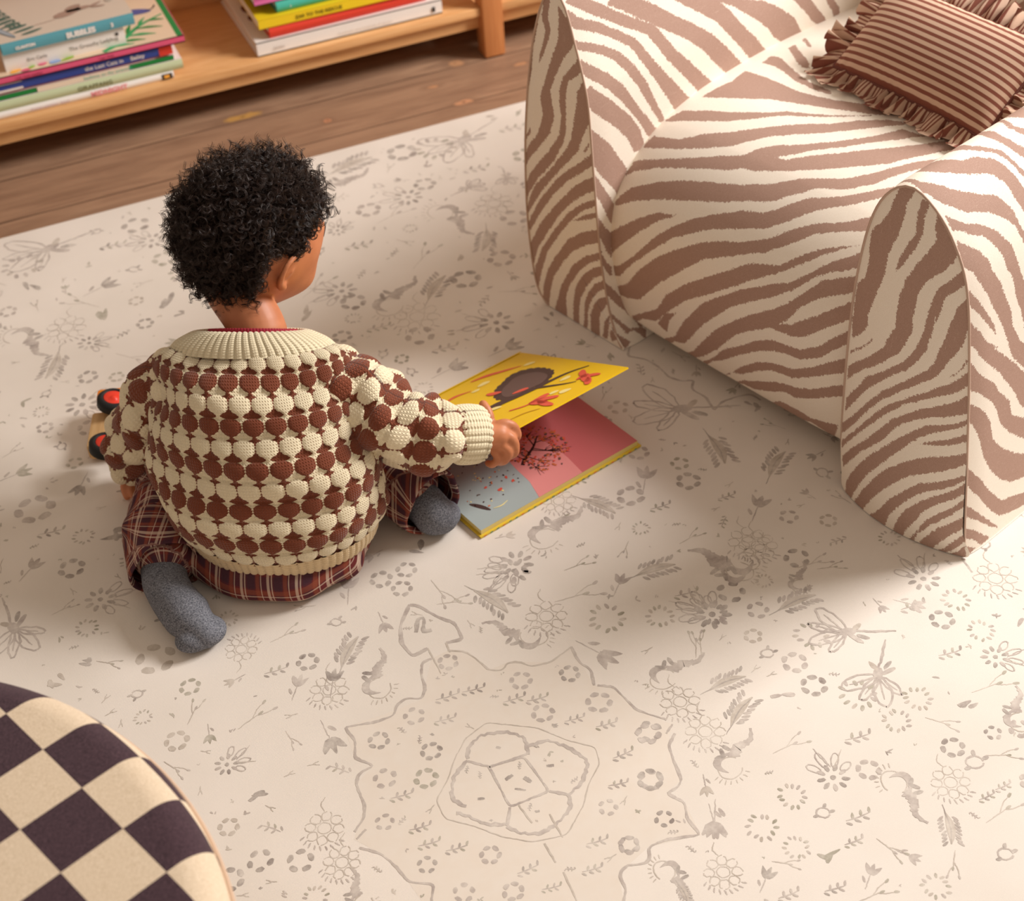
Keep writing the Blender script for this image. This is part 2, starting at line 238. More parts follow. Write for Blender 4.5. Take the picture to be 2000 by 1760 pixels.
 'armR': '''646,22 621,19 592,14 582,21 573,29 557,44 549,55 541,67 534,77 527,96 511,108 497,116 478,118 460,125 442,120 463,114 477,111 492,97 501,87 511,74 517,59 527,37 537,27 551,14 558,11 566,7 577,3 589,2 623,14|538,6 526,17 515,28 506,47 497,61 486,74 476,81 456,95 436,100 424,104 411,108 392,116 379,116 365,116 351,116 337,117 323,117 341,111 359,106 385,95 399,92 412,90 431,79 448,75 463,67 478,58 490,47 498,30 508,20 517,4 528,5|504,4 490,17 475,33 458,46 441,49 421,62 394,73 367,85 343,89 318,102 296,120 276,122 256,123 274,107 291,91 306,84 332,75 357,64 373,56 388,48 415,34 438,22 455,13 470,-1 482,0 493,1|440,-1 419,14 401,25 381,38 364,48 348,52 367,36 393,18 419,-3|395,-2 369,17 349,30 324,57 328,48 305,72 280,97 263,111 246,126 231,127 216,128 200,129 184,130 206,112 235,97 259,79 286,60 310,36 334,15 340,14 360,-2 378,-2|335,-2 319,8 301,20 276,47 254,61 225,87 198,94 170,131 151,133 133,134 153,110 173,87 200,67 224,58 245,46 269,23 288,-2 304,-2 320,-2|269,-3 255,12 240,29 212,45 196,48 181,52 152,75 126,107 107,136 86,138 66,140 72,120 79,99 97,76 127,50 162,31 180,26 198,21 222,11 237,-2 253,-3|164,-5 149,8 132,23 111,37 89,52 57,81 50,107 36,142 16,142 20,119 25,97 34,74 66,45 96,25 119,6 137,-6|98,-6 75,19 45,46 13,74 24,57 42,38 58,20 77,-5|54,-4 39,20 9,52 7,33 27,13 34,-4|21,-5 9,20 3,11 6,-5|641,38 638,58 638,80 615,77 599,79 584,91 581,108 574,119 564,133 549,141 536,145 520,149 507,151 495,143 483,136 495,131 514,127 531,124 547,114 554,105 563,82 572,68 581,55 590,43 603,37 638,48 643,29|638,77 638,96 638,113 630,135 598,127 587,135 572,150 566,155 550,159 539,162 527,166 520,160 538,155 554,151 568,144 578,132 591,117 608,108 638,113 638,88|638,141 638,171 638,192 612,180 586,176 571,181 554,191 542,179 554,173 566,168 581,162 596,158 638,180 638,156 638,127|638,186 638,210 638,238 589,206 575,216 567,207 578,201 589,197 638,229 638,201|638,219 638,241 638,269 638,285 613,270 588,233 603,227 638,241 638,225 638,210|638,279 638,311 638,308 638,288''',
 'panL': '''857,596 855,599 862,587 868,566 871,549 872,534 879,513 886,491 889,470 892,450 898,430 904,409 911,388 914,367 917,344 918,346 916,363 913,380 911,394 909,411 906,428 903,445 900,458 896,475 893,492 889,505 885,522 880,538 875,554 869,571 862,587|854,589 839,590 842,575 846,559 842,548 839,536 849,509 861,487 870,473 869,486 859,509 852,533 861,554 857,572|822,583 812,574 801,565 795,549 788,533 799,517 812,500 821,482 831,464 842,439 839,418 834,397 839,380 845,362 862,340 881,317 906,291 925,261 923,288 904,319 880,345 871,366 863,386 866,401 869,417 862,434 854,451 847,469 841,486 831,509 822,530 822,545 821,561|780,513 774,489 788,477 802,465 807,446 807,427 807,407 808,392 808,377 814,355 826,335 838,314 860,288 885,260 900,239 916,217 927,191 927,211 926,231 905,263 883,290 866,309 850,328 836,348 823,368 820,386 818,404 822,424 821,446 812,472 790,498|774,473 767,458 761,443 760,429 759,416 766,398 774,380 782,353 795,337 808,321 823,304 839,285 857,263 876,240 897,209 921,177 927,179 912,213 894,244 869,271 847,296 831,317 815,337 798,366 795,382 792,399 787,425 785,439 784,454|755,358 753,336 773,319 788,306 805,292 822,272 841,251 859,227 878,202 897,173 918,142 927,149 912,175 895,201 880,225 863,245 847,265 833,283 817,299 802,314 776,337|752,317 751,291 774,276 789,262 804,247 830,215 844,194 859,173 875,148 894,122 906,95 919,67 922,85 922,114 902,145 884,174 865,198 848,220 818,256 803,273 789,289 770,304|751,276 750,263 775,247 788,233 802,218 814,201 828,183 846,156 865,129 877,101 890,73 906,30 905,11 913,31 916,44 910,72 896,99 884,124 868,146 854,167 840,187 823,209 807,231 791,246 777,259|797,219 770,241 749,251 748,242 771,230|920,321 901,347 899,340 915,320|746,219 745,195 772,182 802,156 826,125 839,103 854,81 870,39 877,15 882,-4 898,2 893,23 887,46 869,89 844,129 826,154 810,178 781,203 763,212|745,176 743,164 769,145 788,122 815,81 828,49 831,25 834,-1 868,-4 857,22 840,63 822,96 800,132 772,160|740,153 738,136 757,122 771,100 788,68 797,43 800,19 804,-4 819,-4 815,21 811,46 798,87 781,117 762,139|737,126 734,111 751,95 767,64 775,40 779,16 785,-4 794,-4 788,19 784,40 780,61 766,92 755,111|732,96 730,82 738,66 746,45 749,22 752,-3 775,-4 771,17 769,40 756,70 744,87|726,58 723,41 732,6 744,2 735,42|719,37 705,20 721,6 724,25|773,356 763,372 761,369 771,352''',
 'panR': '''183,535 190,516 194,493 206,472 219,453 219,430 217,406 219,392 221,378 233,361 234,344 235,327 234,311 233,295 232,279 231,272 212,294 209,312 206,329 200,350 195,371 191,387 187,403 187,417 187,431 181,449 175,467 172,483 169,500 170,514 165,527 160,539 170,541|237,306 212,325 206,321 205,308 212,292 232,269 235,287|233,247 219,260 201,280 194,293 193,287 200,278 214,261 232,243|148,532 137,530 139,518 141,505 139,485 145,463 150,451 156,438 164,424 172,410 168,435 162,450 156,465 150,480 151,494 152,507 150,519|125,524 123,502 119,482 127,464 134,451 140,439 147,423 154,408 159,382 159,366 159,350 159,346 158,332 163,319 169,302 173,288 184,276 198,257 222,233 234,216 233,195 219,214 204,232 184,250 164,273 145,296 138,316 131,337 134,359 132,377 131,390 130,403 120,423 111,434 102,444 90,462 85,482 90,494 96,506 104,516 112,525|73,460 81,449 90,436 105,416 110,394 113,370 114,368 113,354 116,336 120,320 127,301 139,283 159,259 184,235 195,226 206,204 218,184 231,163 230,139 213,167 203,185 194,202 175,226 155,249 142,263 129,275 119,291 106,318 104,334 102,350 101,365 101,375 99,367 94,390 93,408 81,423 66,441|61,422 73,403 78,379 77,385 79,370 83,350 87,329 92,305 100,289 111,277 121,265 132,253 149,236 164,219 184,190 203,158 217,136 235,111 231,96 206,133 187,167 175,185 164,203 152,216 141,228 130,240 119,251 103,267 85,285 77,301 73,314 64,333 57,351 55,370 55,394 58,408|69,291 60,301 53,316 47,333 46,328 53,313 59,299|43,313 52,300 65,283 80,270 90,260 100,250 114,238 127,226 148,206 167,182 185,153 204,121 229,85 227,72 209,102 188,133 178,149 168,164 148,191 136,204 126,217 104,235 83,252 63,265 49,279 40,292|37,277 51,260 70,244 83,235 96,226 117,207 138,187 151,167 166,143 184,117 203,92 224,57 218,41 202,68 183,99 168,119 150,140 140,158 133,172 120,188 104,202 83,218 70,224 57,230 42,241 33,249 35,263|32,238 45,225 65,213 86,202 96,192 106,181 121,164 132,150 148,129 165,106 183,76 197,47 205,23 207,-4 195,-4 192,2 179,33 168,60 159,79 144,101 130,125 117,144 104,163 93,178 78,192 63,203 43,217 30,231|90,169 81,177 65,186 46,199 28,216 26,203 39,192 54,183 69,176|23,184 36,174 50,166 71,156 91,142 112,124 131,103 146,80 162,50 176,18 187,-4 169,-4 162,5 148,36 133,62 117,85 106,98 96,110 75,125 63,133 51,140 34,154 21,167|19,147 34,135 47,125 62,116 77,108 87,96 97,84 116,60 127,37 140,13 155,-4 137,-4 119,-4 118,10 112,31 98,58 85,77 68,97 57,105 45,112 31,123 18,140|17,133 30,116 41,107 52,97 61,89 71,78 88,55 98,32 106,-2 89,-4 85,14 71,43 61,68 45,86 27,102 15,117|14,106 25,89 33,80 42,71 58,50 66,28 78,0 73,-4 64,22 51,43 35,62 23,77 12,93|8,79 21,62 38,47 52,24 65,-4 48,-4 38,9 30,25 17,43 6,59|4,46 15,30 27,8 39,-4 30,-4 14,11 2,32|1,26 9,10 24,-4 -3,-7 -1,11''',
}

# ---------------- materials: wood, fabric ----------------
def wood_mat(name, base, dark, light, axis='X', scale=1.0, rough=.45, planks=None, knots=True):
    q = NT(name, rough, .35)
    sc = {'X': (1.2, 9, 9), 'Y': (9, 1.2, 9), 'Z': (9, 9, 1.2)}[axis]
    v = q.coord('Object', tuple(a*scale for a in sc))
    g1 = q.noise(v, 3.0, 6, .6, 1.2); g2 = q.noise(q.coord('Object', tuple(a*scale*(5 if a > 2 else 1) for a in sc)), 6, 3, .6, .3)
    c = q.mix(q.step(g1, .35, .65), srgb(*base), srgb(*dark)); c = q.mix(q.math('MULTIPLY', q.step(g2, .45, .75), .45), c, srgb(*light))
    if knots:
        vo = q.n('TexVoronoi', {'Scale': 1.0}); q.t.links.new(q.coord('Object', (2.6, 8.0, 8.0) if axis == 'X' else (8, 2.6, 8)), vo.inputs['Vector'])
        wob = q.noise(q.coord('Object', (1, 1, 1)), 22, 3)
        kd = q.math('ADD', vo.outputs['Distance'], q.math('MULTIPLY', q.math('SUBTRACT', wob, .5), .22))
        c = q.mix(q.step(kd, .26, .05), c, srgb(*dark)); c = q.mix(q.step(kd, .14, .07), c, srgb(196, 142, 96))
        c = q.mix(q.step(kd, .035, .01), c, srgb(52, 36, 28))
    if planks:
        sp = q.n('SeparateXYZ'); q.t.links.new(q.coord('Object'), sp.inputs[0])
        y = sp.outputs['Y']; f = q.math('FRACT', q.math('DIVIDE', q.math('ADD', y, 10+planks[1]), planks[0]))
        edge = q.math('MINIMUM', f, q.math('SUBTRACT', 1.0, f))
        wn = q.n('TexWhiteNoise', noise_dimensions='1D'); q.set(wn.inputs['W'], q.math('FLOOR', q.math('DIVIDE', q.math('ADD', y, 10+planks[1]), planks[0])))
        c = q.mix(q.math('MULTIPLY', wn.outputs[0], .35), c, srgb(*dark)); c = q.mix(q.step(edge, .014, .004), c, srgb(60, 42, 32))
    for (kx, ky, rx, ry, kc) in (planks[2] if planks else ()):
        vm = q.n('VectorMath', operation='SUBTRACT'); q.t.links.new(q.coord('Object'), vm.inputs[0]); vm.inputs[1].default_value = (kx, ky, 0)
        v2 = q.n('VectorMath', operation='MULTIPLY'); q.t.links.new(vm.outputs[0], v2.inputs[0]); v2.inputs[1].default_value = (1/rx, 1/ry, 0)
        ln = q.n('VectorMath', operation='LENGTH'); q.t.links.new(v2.outputs[0], ln.inputs[0]); d = q.math('ADD', ln.outputs['Value'], q.math('MULTIPLY', q.math('SUBTRACT', q.noise(q.coord('Object'), 45, 3), .5), 1.1))
        c = q.mix(q.math('MULTIPLY', q.step(d, 1.9, .9), .6), c, srgb(*dark)); c = q.mix(q.math('MULTIPLY', q.step(d, .9, .5), .85), c, srgb(*kc)); c = q.mix(q.math('MULTIPLY', q.step(d, .22, .05), .8), c, srgb(60, 42, 32))
    q.col(c); q.bump(g2, .15, .0006); return q.m
M_floor = wood_mat('floor_boards', (176, 140, 112), (138, 106, 84), (200, 162, 130), 'X', 1.0, .42, planks=(.165, .03, [(.549, 3.022, .050, .016, (206, 156, 84)), (1.048, 3.022, .022, .020, (196, 146, 106)), (.997, 2.845, .026, .012, (206, 150, 112)), (.712, 2.915, .012, .010, (200, 140, 104)), (.963, 2.943, .020, .008, (198, 146, 106)), (1.175, 2.945, .020, .010, (198, 146, 106))]), knots=False)
M_shelf = wood_mat('oiled_oak', (226, 176, 120), (208, 152, 96), (238, 194, 144), 'X', 1.0, .4, knots=False)
M_shelf_z = wood_mat('oiled_oak_post', (212, 142, 86), (196, 124, 72), (222, 160, 106), 'Z', 1.0, .4, knots=False)

def zebra_mat():
    q = NT('zebra_cotton', .85, .15)
    v = q.coord('Object')
    e = q.noise(v, 330, 1, .6); e2 = q.noise(v, 70, 2)
    d = q.math('ADD', q.attr('stripe'), q.math('ADD', q.math('MULTIPLY', q.math('SUBTRACT', e, .5), .0070), q.math('MULTIPLY', q.math('SUBTRACT', e2, .5), .003)))
    f = q.step(d, -.0005, .0005)
    weave = q.noise(q.coord('Object', (1, 1, 1)), 900, 2, .7)
    slub = q.noise(q.coord('Object', (40, 900, 900)), 1.0, 2, .6); slub2 = q.noise(q.coord('Object', (900, 900, 40)), 1.0, 2, .6)
    fleck = q.math('MULTIPLY', q.step(q.math('MAXIMUM', slub, slub2), .66, .78), .55)
    brown = q.mix(q.step(weave, .25, .75), srgb(162, 130, 115), srgb(188, 157, 142)); brown = q.mix(fleck, brown, srgb(222, 198, 180))
    cream = q.mix(q.step(weave, .3, .7), srgb(240, 228, 212), srgb(250, 241, 228))
    q.col(q.mix(f, cream, brown))
    b = q.bump(weave, .25, .0006); return q.m
M_zebra = zebra_mat()
M_piping = flat('zebra_piping', (196, 168, 150), .8)

def parse_polys(s): return [np.array([tuple(map(int, p.split(','))) for p in poly.split()], float)/1000 for poly in s.split('|')]
def poly_sdf(P, polys):
    """signed distance (positive inside) of the points P (n,2) to the union of polygons"""
    best = np.full(len(P), -1.0)
    for A in polys:
        lo, hi = A.min(0)-.02, A.max(0)+.02
        k = np.where(((P > lo) & (P < hi)).all(1))[0]
        if len(k) == 0: continue
        p = P[k]; B = np.roll(A, -1, 0); d2 = np.full(len(p), 9.0); ins = np.zeros(len(p), bool)
        for a, b in zip(A, B):
            e = b-a; L = e@e+1e-12; w_ = p-a; t = np.clip((w_@e)/L, 0, 1); d2 = np.minimum(d2, ((w_-t[:, None]*e)**2).sum(1))
            c = (a[1] > p[:, 1]) != (b[1] > p[:, 1])
            if abs(e[1]) > 1e-9: ins ^= c & (p[:, 0] < a[0]+e[0]*(p[:, 1]-a[1])/e[1])
        d = np.sqrt(d2); sd = np.where(ins, d, -d); best[k] = np.maximum(best[k], sd)
    return np.clip(best, -.03, .03)
def wild(u, v):
    """stripes of the same cloth for the sides the traced print does not reach"""
    w_ = v*62+3.0*np.sin(u*9+1)+1.6*np.sin(v*21+u*15)+1.1*np.sin(u*31-v*9)
    return (np.sin(w_)+.05)*.008
chair = thing('armchair', 'low rounded armchair in brown and cream zebra print cloth', 'armchair', (1.126, 1.228, 0), math.radians(18.3))
def chair_part(name, surf, key, flip, mix=None):
    S, UV = surf; nr, nc = S.shape[:2]
    d = poly_sdf(UV.reshape(-1, 2), parse_polys(ZEBRA[key])) if key else np.full(nr*nc, -.01)
    if mix is not None:
        k, wv = mix(S.reshape(-1, 3), UV.reshape(-1, 2)); d = np.where(k, wv, d)
    return fast_mesh(name, S.reshape(-1, 3), grid_faces(nr, nc, False, flip), M_zebra, chair, True, {'stripe': d})
chair_part('near_arm', arm_surface(ARM_R), 'armR', True, lambda S, U: ((U[:, 1] > .34+.25*(U[:, 0]-.3)) | (U[:, 0] > .80), wild(U[:, 0], U[:, 1])))
chair_part('far_arm', arm_surface(ARM_L), 'armL', False, lambda S, U: ((U[:, 0] < .55), wild(U[:, 0], U[:, 1])))
chair_part('front_panel', panel_surface(ARM_R), 'panR', False)
chair_part('front_panel', panel_surface(ARM_L, low=.0), 'panL', True)
chair_part('seat', seat_surface(), 'seat', True)
def piping(sec):
    c, _ = catmull(sec, 90); P = np.stack([np.full(len(c), -.001), c[:, 0], np.maximum(c[:, 1], .005)], 1)
    V, F = tube_arrays(P, .0017, 8); mesh_obj('piping', V, F, M_piping, chair)
piping(ARM_R); piping(ARM_L)
# backrest and underside close the body
bs = np.linspace(-.6, 1.0, 60); prof = catmull([(.80, .02), (.79, .2), (.775, .40), (.775, .60), (.80, .70), (.84, .73), (.89, .71), (.925, .60), (.93, .3), (.92, .02)], 120)[0]
y = np.linspace(.03, .90, 90); X, Yg = np.meshgrid(prof[:, 0], y, indexing='ij'); Zg = np.meshgrid(prof[:, 1], y, indexing='ij')[0]
edge = np.clip(1-np.abs((Yg-.465)/.435)**6, 0, 1); Zg = Zg*(.86+.14*edge)
S_ = np.stack([X, Yg, Zg], -1).reshape(-1, 3)
fast_mesh('backrest', S_, grid_faces(120, 90, False, False), M_zebra, chair, True, {'stripe': wild(S_[:, 1], S_[:, 2]+S_[:, 0])})
box('base', .24, .86, .21, .78, .010, .28, flat('base_cloth', (120, 96, 82)), chair)

# ---------------- floor ----------------
def slab(name, x0, x1, y0, y1, z0, z1, mat):
    o = box(name, x0, x1, y0, y1, z0, z1, mat); o['kind'] = 'structure'; return o
slab('floor', -3, 4.5, -1.5, 3.9, -.10, -.008, M_floor)
slab('wall_back', -3, 4.5, 3.42, 3.52, -.008, 2.6, flat('plaster', (226, 214, 198), .9))
slab('baseboard_back', -3, 4.5, 3.40, 3.42, -.008, .09, flat('skirting', (232, 224, 212), .6))

RUG_MOTIFS = """dots,463,1296,14,-23;dots,541,1216,16,-27;dots,467,1232,14,-23;dots,311,1302,13,-27;dots,255,1284,13,-27;dots,311,1238,13,-27;dots,242,1223,14,-27;dots,219,1160,11,-31;dots,245,1079,11,-31;dots,320,1059,12,-18;dots,545,1075,15,-27;dots,479,1060,11,-31;dots,478,999,12,-27;dots,325,1000,12,-27;dots,527,1278,13,-27;dots,576,1141,15,-27;dots,534,1015,11,-27;dots,396,1563,14,-34;dots,356,1561,15,-23;dots,377,1530,14,-27;dots,271,1024,12,-27;dots,386,1370,13,-27;twig,363,1313,17,-23;twig,399,1309,16,-27;twig,252,1188,15,-27;twig,256,1133,14,-27;twig,258,1106,14,-27;twig,534,1178,15,-27;twig,532,1125,15,-18;twig,506,1086,13,-31;twig,423,987,13,-27;twig,470,1257,15,-27;twig,368,985,12,-31;twig,500,1204,14,-27;twig,346,1278,15,-27;twig,442,1270,16,-23;twig,445,1020,14,-27;twig,353,1020,14,-18;twig,286,1085,14,-27;berry,223,1395,26,-27;berry,542,1388,29,-23;berry,638,1170,26,-18;berry,644,1112,26,-27;berry,562,917,23,-22;berry,148,1184,25,-27;berry,152,1127,23,-31;bird,289,1390,33,48;bird,491,1375,36,114;bird,656,1224,34,-7;bird,658,1064,32,17;bird,507,933,26,-99;bird,154,1076,26,66;feather,272,1449,30,48;feather,483,1447,34,-67;feather,711,1170,28,-1;feather,704,1121,29,31;feather,722,1400,31,-5;daisy,530,1490,34,5;daisy,748,1296,37,-69;tulip,198,1316,26,-95;tulip,579,1294,30,-69;tulip,588,985,25,-128;tulip,307,1565,24,61;tulip,330,1478,18,-100;ring,616,1347,24,-27;ring,684,1318,19,-27;sprig,705,1250,19,54;sprig,424,1497,23,-90;sprig,600,1404,28,-12;sprig,435,1471,19,-23;sprig,625,1459,18,-5;butterfly,897,1179,41,-48;butterfly,894,1094,40,25;ring,853,1194,22,-27;ring,853,1079,23,-18;ring,1061,1102,17,-27;ring,1065,1164,18,-30;ring,918,1040,18,-27;ring,692,976,17,-31;ring,873,1020,17,-27;ring,658,909,15,-22;ring,776,794,16,-31;ring,635,953,18,-27;daisy,748,1295,29,-55;daisy,1050,1224,32,-103;daisy,754,984,28,-111;daisy,1055,1052,26,153;dots,912,1332,17,-27;dots,795,1315,18,-23;dots,807,1163,16,-27;dots,809,1117,16,-27;dots,546,1074,14,-27;dots,798,970,14,-31;dots,912,954,14,-27;dots,478,1000,11,-31;dots,1005,942,13,-31;dots,579,1144,15,-27;dots,811,1268,14,-27;dots,971,951,10,-27;bird,809,1363,37,100;bird,821,920,32,-110;bird,1018,968,28,36;berry,878,910,24,-22;berry,875,1379,28,-27;feather,835,854,23,-116;feather,869,1256,31,2;feather,505,910,14,-94;tulip,586,983,22,-114;tulip,716,840,16,33;tulip,603,888,16,32;tulip,772,842,14,-64;tulip,1006,1184,19,-55;tulip,966,1200,13,-95;twig,1001,1086,17,-27;twig,814,1019,18,-27;twig,748,915,17,-22;twig,1006,1180,19,-23;twig,724,887,13,-22;twig,669,841,14,-27;twig,616,857,14,-22;twig,905,873,12,-18;twig,932,877,12,-18;sprig,711,1249,18,59;sprig,730,1045,20,-3;sprig,946,1294,16,-23;sprig,1018,1015,24,-10;sprig,910,847,22,4;sprig,923,992,17,-55;sprig,635,895,13,-43;sprig,708,814,19,-8;sprig,961,916,17,-31;sprig,757,859,16,-78;bud,713,939,13,-31;bud,923,923,17,-18;bud,783,1193,13,-23;bud,875,796,14,-22;butterfly,71,2685,67,-11;butterfly,931,2679,68,4;butterfly,918,1707,60,-46;butterfly,-151,1702,44,71;ring,19,2650,35,-29;ring,868,2678,39,-27;ring,263,1928,22,-27;berry,57,2410,35,-27;berry,894,2424,37,-32;berry,630,2146,40,-29;berry,867,1392,30,-23;berry,656,1597,25,-23;berry,1138,1174,30,-30;bird,-13,2404,44,-85;bird,805,2416,49,-95;bird,614,2221,48,22;bird,820,1372,39,117;bird,624,1548,41,4;bird,650,2639,51,9;bird,893,1296,23,32;feather,11,2308,38,-118;feather,827,2314,38,-119;feather,696,2214,40,45;feather,924,1591,36,-98;feather,705,1558,31,-59;feather,698,2698,49,12;feather,993,1522,33,37;feather,115,2167,22,7;daisy,46,2171,40,153;daisy,740,2067,42,-27;daisy,538,1502,35,8;daisy,-21,1704,32,157;daisy,747,2531,39,-29;daisy,528,2285,38,-13;daisy,255,2622,35,-29;daisy,1281,1563,11,-27;dots,802,2696,28,-27;dots,750,2212,25,-27;dots,543,2241,21,-27;dots,758,1558,19,-23;dots,851,1548,17,-30;dots,615,2091,23,-27;dots,245,2689,24,-29;dots,38,2108,18,-27;dots,669,2521,22,-29;dots,-53,1790,18,-23;dots,800,2557,20,-29;dots,909,2359,24,-24;dots,833,2243,23,-29;dots,1161,1296,9,-23;tulip,142,2508,31,12;tulip,628,1978,30,6;tulip,795,1583,27,49;tulip,916,1451,25,37;tulip,-109,1818,22,36;tulip,185,1421,19,48;tulip,232,1408,21,57;tulip,661,1400,20,37;tulip,735,1987,29,4;tulip,921,1989,19,-10;sprig,98,2477,31,123;sprig,145,2262,28,-55;sprig,710,2318,34,34;sprig,707,2479,33,12;sprig,647,1562,19,-2;sprig,500,2318,32,26;sprig,929,1312,20,-12;sprig,817,2132,26,-32;sprig,119,1394,22,14;sprig,46,1439,17,46;sprig,200,1518,19,2;sprig,797,1437,17,5;sprig,678,1831,18,-30;twig,189,2638,24,-29;twig,611,2411,25,-32;twig,641,2036,23,-27;twig,701,1624,17,-30;twig,737,1340,18,-27;twig,167,1460,17,-23;twig,-67,1883,20,-27;twig,787,1516,17,-23;twig,558,2146,21,-27;twig,912,2562,26,-29;twig,1040,2678,27,-29;twig,886,1491,15,-23"""
RUG_LINES = """m,2.1:368,1386 354,1386 344,1363 342,1341 331,1325 312,1336 295,1329 288,1315 262,1315 221,1325 227,1297 217,1271 236,1248 215,1246 205,1231 205,1195 197,1176 180,1163;m,1.5:194,1160 179,1151;m,1.8:178,1138 199,1119 209,1096 216,1066 243,1050 232,1030 227,1000;l,1.5:393,1390 415,1377 424,1356 431,1332 448,1323 459,1334 476,1326 484,1313 513,1308 549,1321;m,2.1:549,1321 547,1291 556,1273 548,1245;m,1.8:552,1243 570,1232 575,1206 580,1182 608,1151;m,1.5:611,1141 597,1131;m,2.1:607,1126 591,1113 585,1088 581,1058 572,1050 554,1047 568,1025 559,1003 563,975 522,987 498,987 491,969 476,969 464,975 449,968 447,944 437,933 429,905;m,2.7:376,1495 386,1488 404,1454 421,1434 420,1400 397,1404;m,3.0:376,1495 350,1463 340,1430 346,1401 370,1406;l,1.2:370,1406 370,1355;l,1.2:396,1405 395,1386;d,3.0:366,1441 377,1465 387,1463 374,1437 387,1436;s,2.7:350,1205 358,1222 379,1233 409,1224 428,1206 421,1179;m,1.8:421,1179 369,1182 348,1202;s,2.7:425,1189 453,1188 472,1166 486,1135 465,1109 442,1099;m,2.1:442,1099 423,1114;s,2.7:442,1099 436,1080 411,1066 387,1062 367,1072 355,1089;m,2.1:355,1089 369,1113;s,2.7:320,1138 309,1157 323,1186 348,1202;s,2.4:354,1093 333,1103 315,1127 306,1135;m,1.8:369,1182 416,1177 423,1114 369,1113 369,1182;l,1.2:380,1111 384,1079;l,1.2:409,1082 410,1044;l,1.2:386,1046 387,1015;l,1.2:390,999 388,956;l,0.8:360,1238 394,1250 415,1236 451,1212 477,1177 505,1151 499,1125 472,1102 453,1076 416,1045 374,1054 344,1076 317,1107 289,1132 289,1163 314,1186 334,1213 360,1238;d,2.4:380,1154 391,1157;d,2.7:403,1147 408,1137;d,1.5:385,1136 397,1128;d,2.1:389,1207 394,1203;d,2.1:436,1151 445,1148;d,2.1:337,1142 345,1139;d,1.8:394,1093 400,1092;m,2.2:944,1923 908,1872 931,1849 941,1820 943,1788 957,1769 976,1763 961,1744 972,1713 967,1678 989,1692 1015,1693 1039,1689 1047,1667;d,1.6:1120,1228 1116,1198"""
RUG_WASH = "368,1386 331,1325 292,1322 221,1325 217,1271 236,1248 205,1231 205,1195 176,1152 199,1119 216,1066 227,1000 429,905 449,968 498,987 563,975 568,1025 554,1047 581,1058 591,1113 610,1142 580,1182 570,1232 548,1245 549,1321 513,1308 459,1334 431,1332 415,1377 393,1390"

# ---------------- play rug with its printed botanical drawing ----------------
def rug_mat():
    q = NT('rug_cloth', .92, .12); v = q.coord('Object')
    n = q.noise(v, 5, 3); g = q.noise(v, 700, 1, .5)
    c = q.mix(q.step(n, .35, .65), srgb(226, 217, 206), srgb(233, 224, 214)); q.col(c)
    wv = q.math('MULTIPLY', q.wave(v, 190, 'X'), q.wave(v, 190, 'Y')); q.bump(q.math('ADD', wv, q.math('MULTIPLY', g, .5)), .25, .0005); return q.m
def ink(name, rgb, dens, grain=240):
    q = NT(name, .92, .1); v = q.coord('Object')
    n = q.noise(v, 38, 3, .6); g = q.noise(v, grain, 2, .6)
    f = q.math('MULTIPLY', q.math('ADD', q.step(n, .25, .72), q.math('MULTIPLY', g, .5)), dens, clamp=True)
    q.col(q.mix(f, srgb(228, 219, 208), srgb(*rgb))); return q.m
M_rug = rug_mat()
INK = {'d': ink('ink_dark', (132, 120, 114), .70), 'm': ink('ink_mid', (152, 138, 132), .64), 'l': ink('ink_light', (170, 157, 143), .66), 'w': ink('ink_wash', (224, 211, 196), .5, 60), 'g': ink('ink_olive', (142, 136, 116), .7)}
rj = Join(); zc = [0]
def put(poly, k):
    zc[0] = (zc[0]+1) % 97
    P = np.array(poly, float)
    if k != 'w': P = P[(P[:, 0] > -1.6).nonzero()[0]] if False else P
    if P[:, 0].min() < -1.55 or P[:, 0].max() > 1.85 or P[:, 1].min() < .2 or P[:, 1].max() > 2.765: return
    rj.add(np.c_[P, np.full(len(P), .00010+.0000022*zc[0])], [tuple(range(len(P)))], INK[k])
def strip(pts, wd, k):
    P = np.array(pts, float); wd = np.broadcast_to(wd, len(P)); d = np.gradient(P, axis=0); d /= np.linalg.norm(d, axis=1)[:, None]+1e-9
    n = np.stack([-d[:, 1], d[:, 0]], 1); A, B = P+n*wd[:, None]/2, P-n*wd[:, None]/2
    if A[:, 1].max() > 2.765 or B[:, 1].max() > 2.765 or P[:, 1].min() < .15: return
    zc[0] = (zc[0]+1) % 97; V = np.vstack([A, B]); m_ = len(P)
    rj.add(np.c_[V, np.full(len(V), .00010+.0000022*zc[0])], [(i, i+1, m_+i+1, m_+i) for i in range(m_-1)], INK[k])
def wob(pts, amp, n):
    P = catmull(pts, n)[0]; return P+rng.normal(0, amp, P.shape)
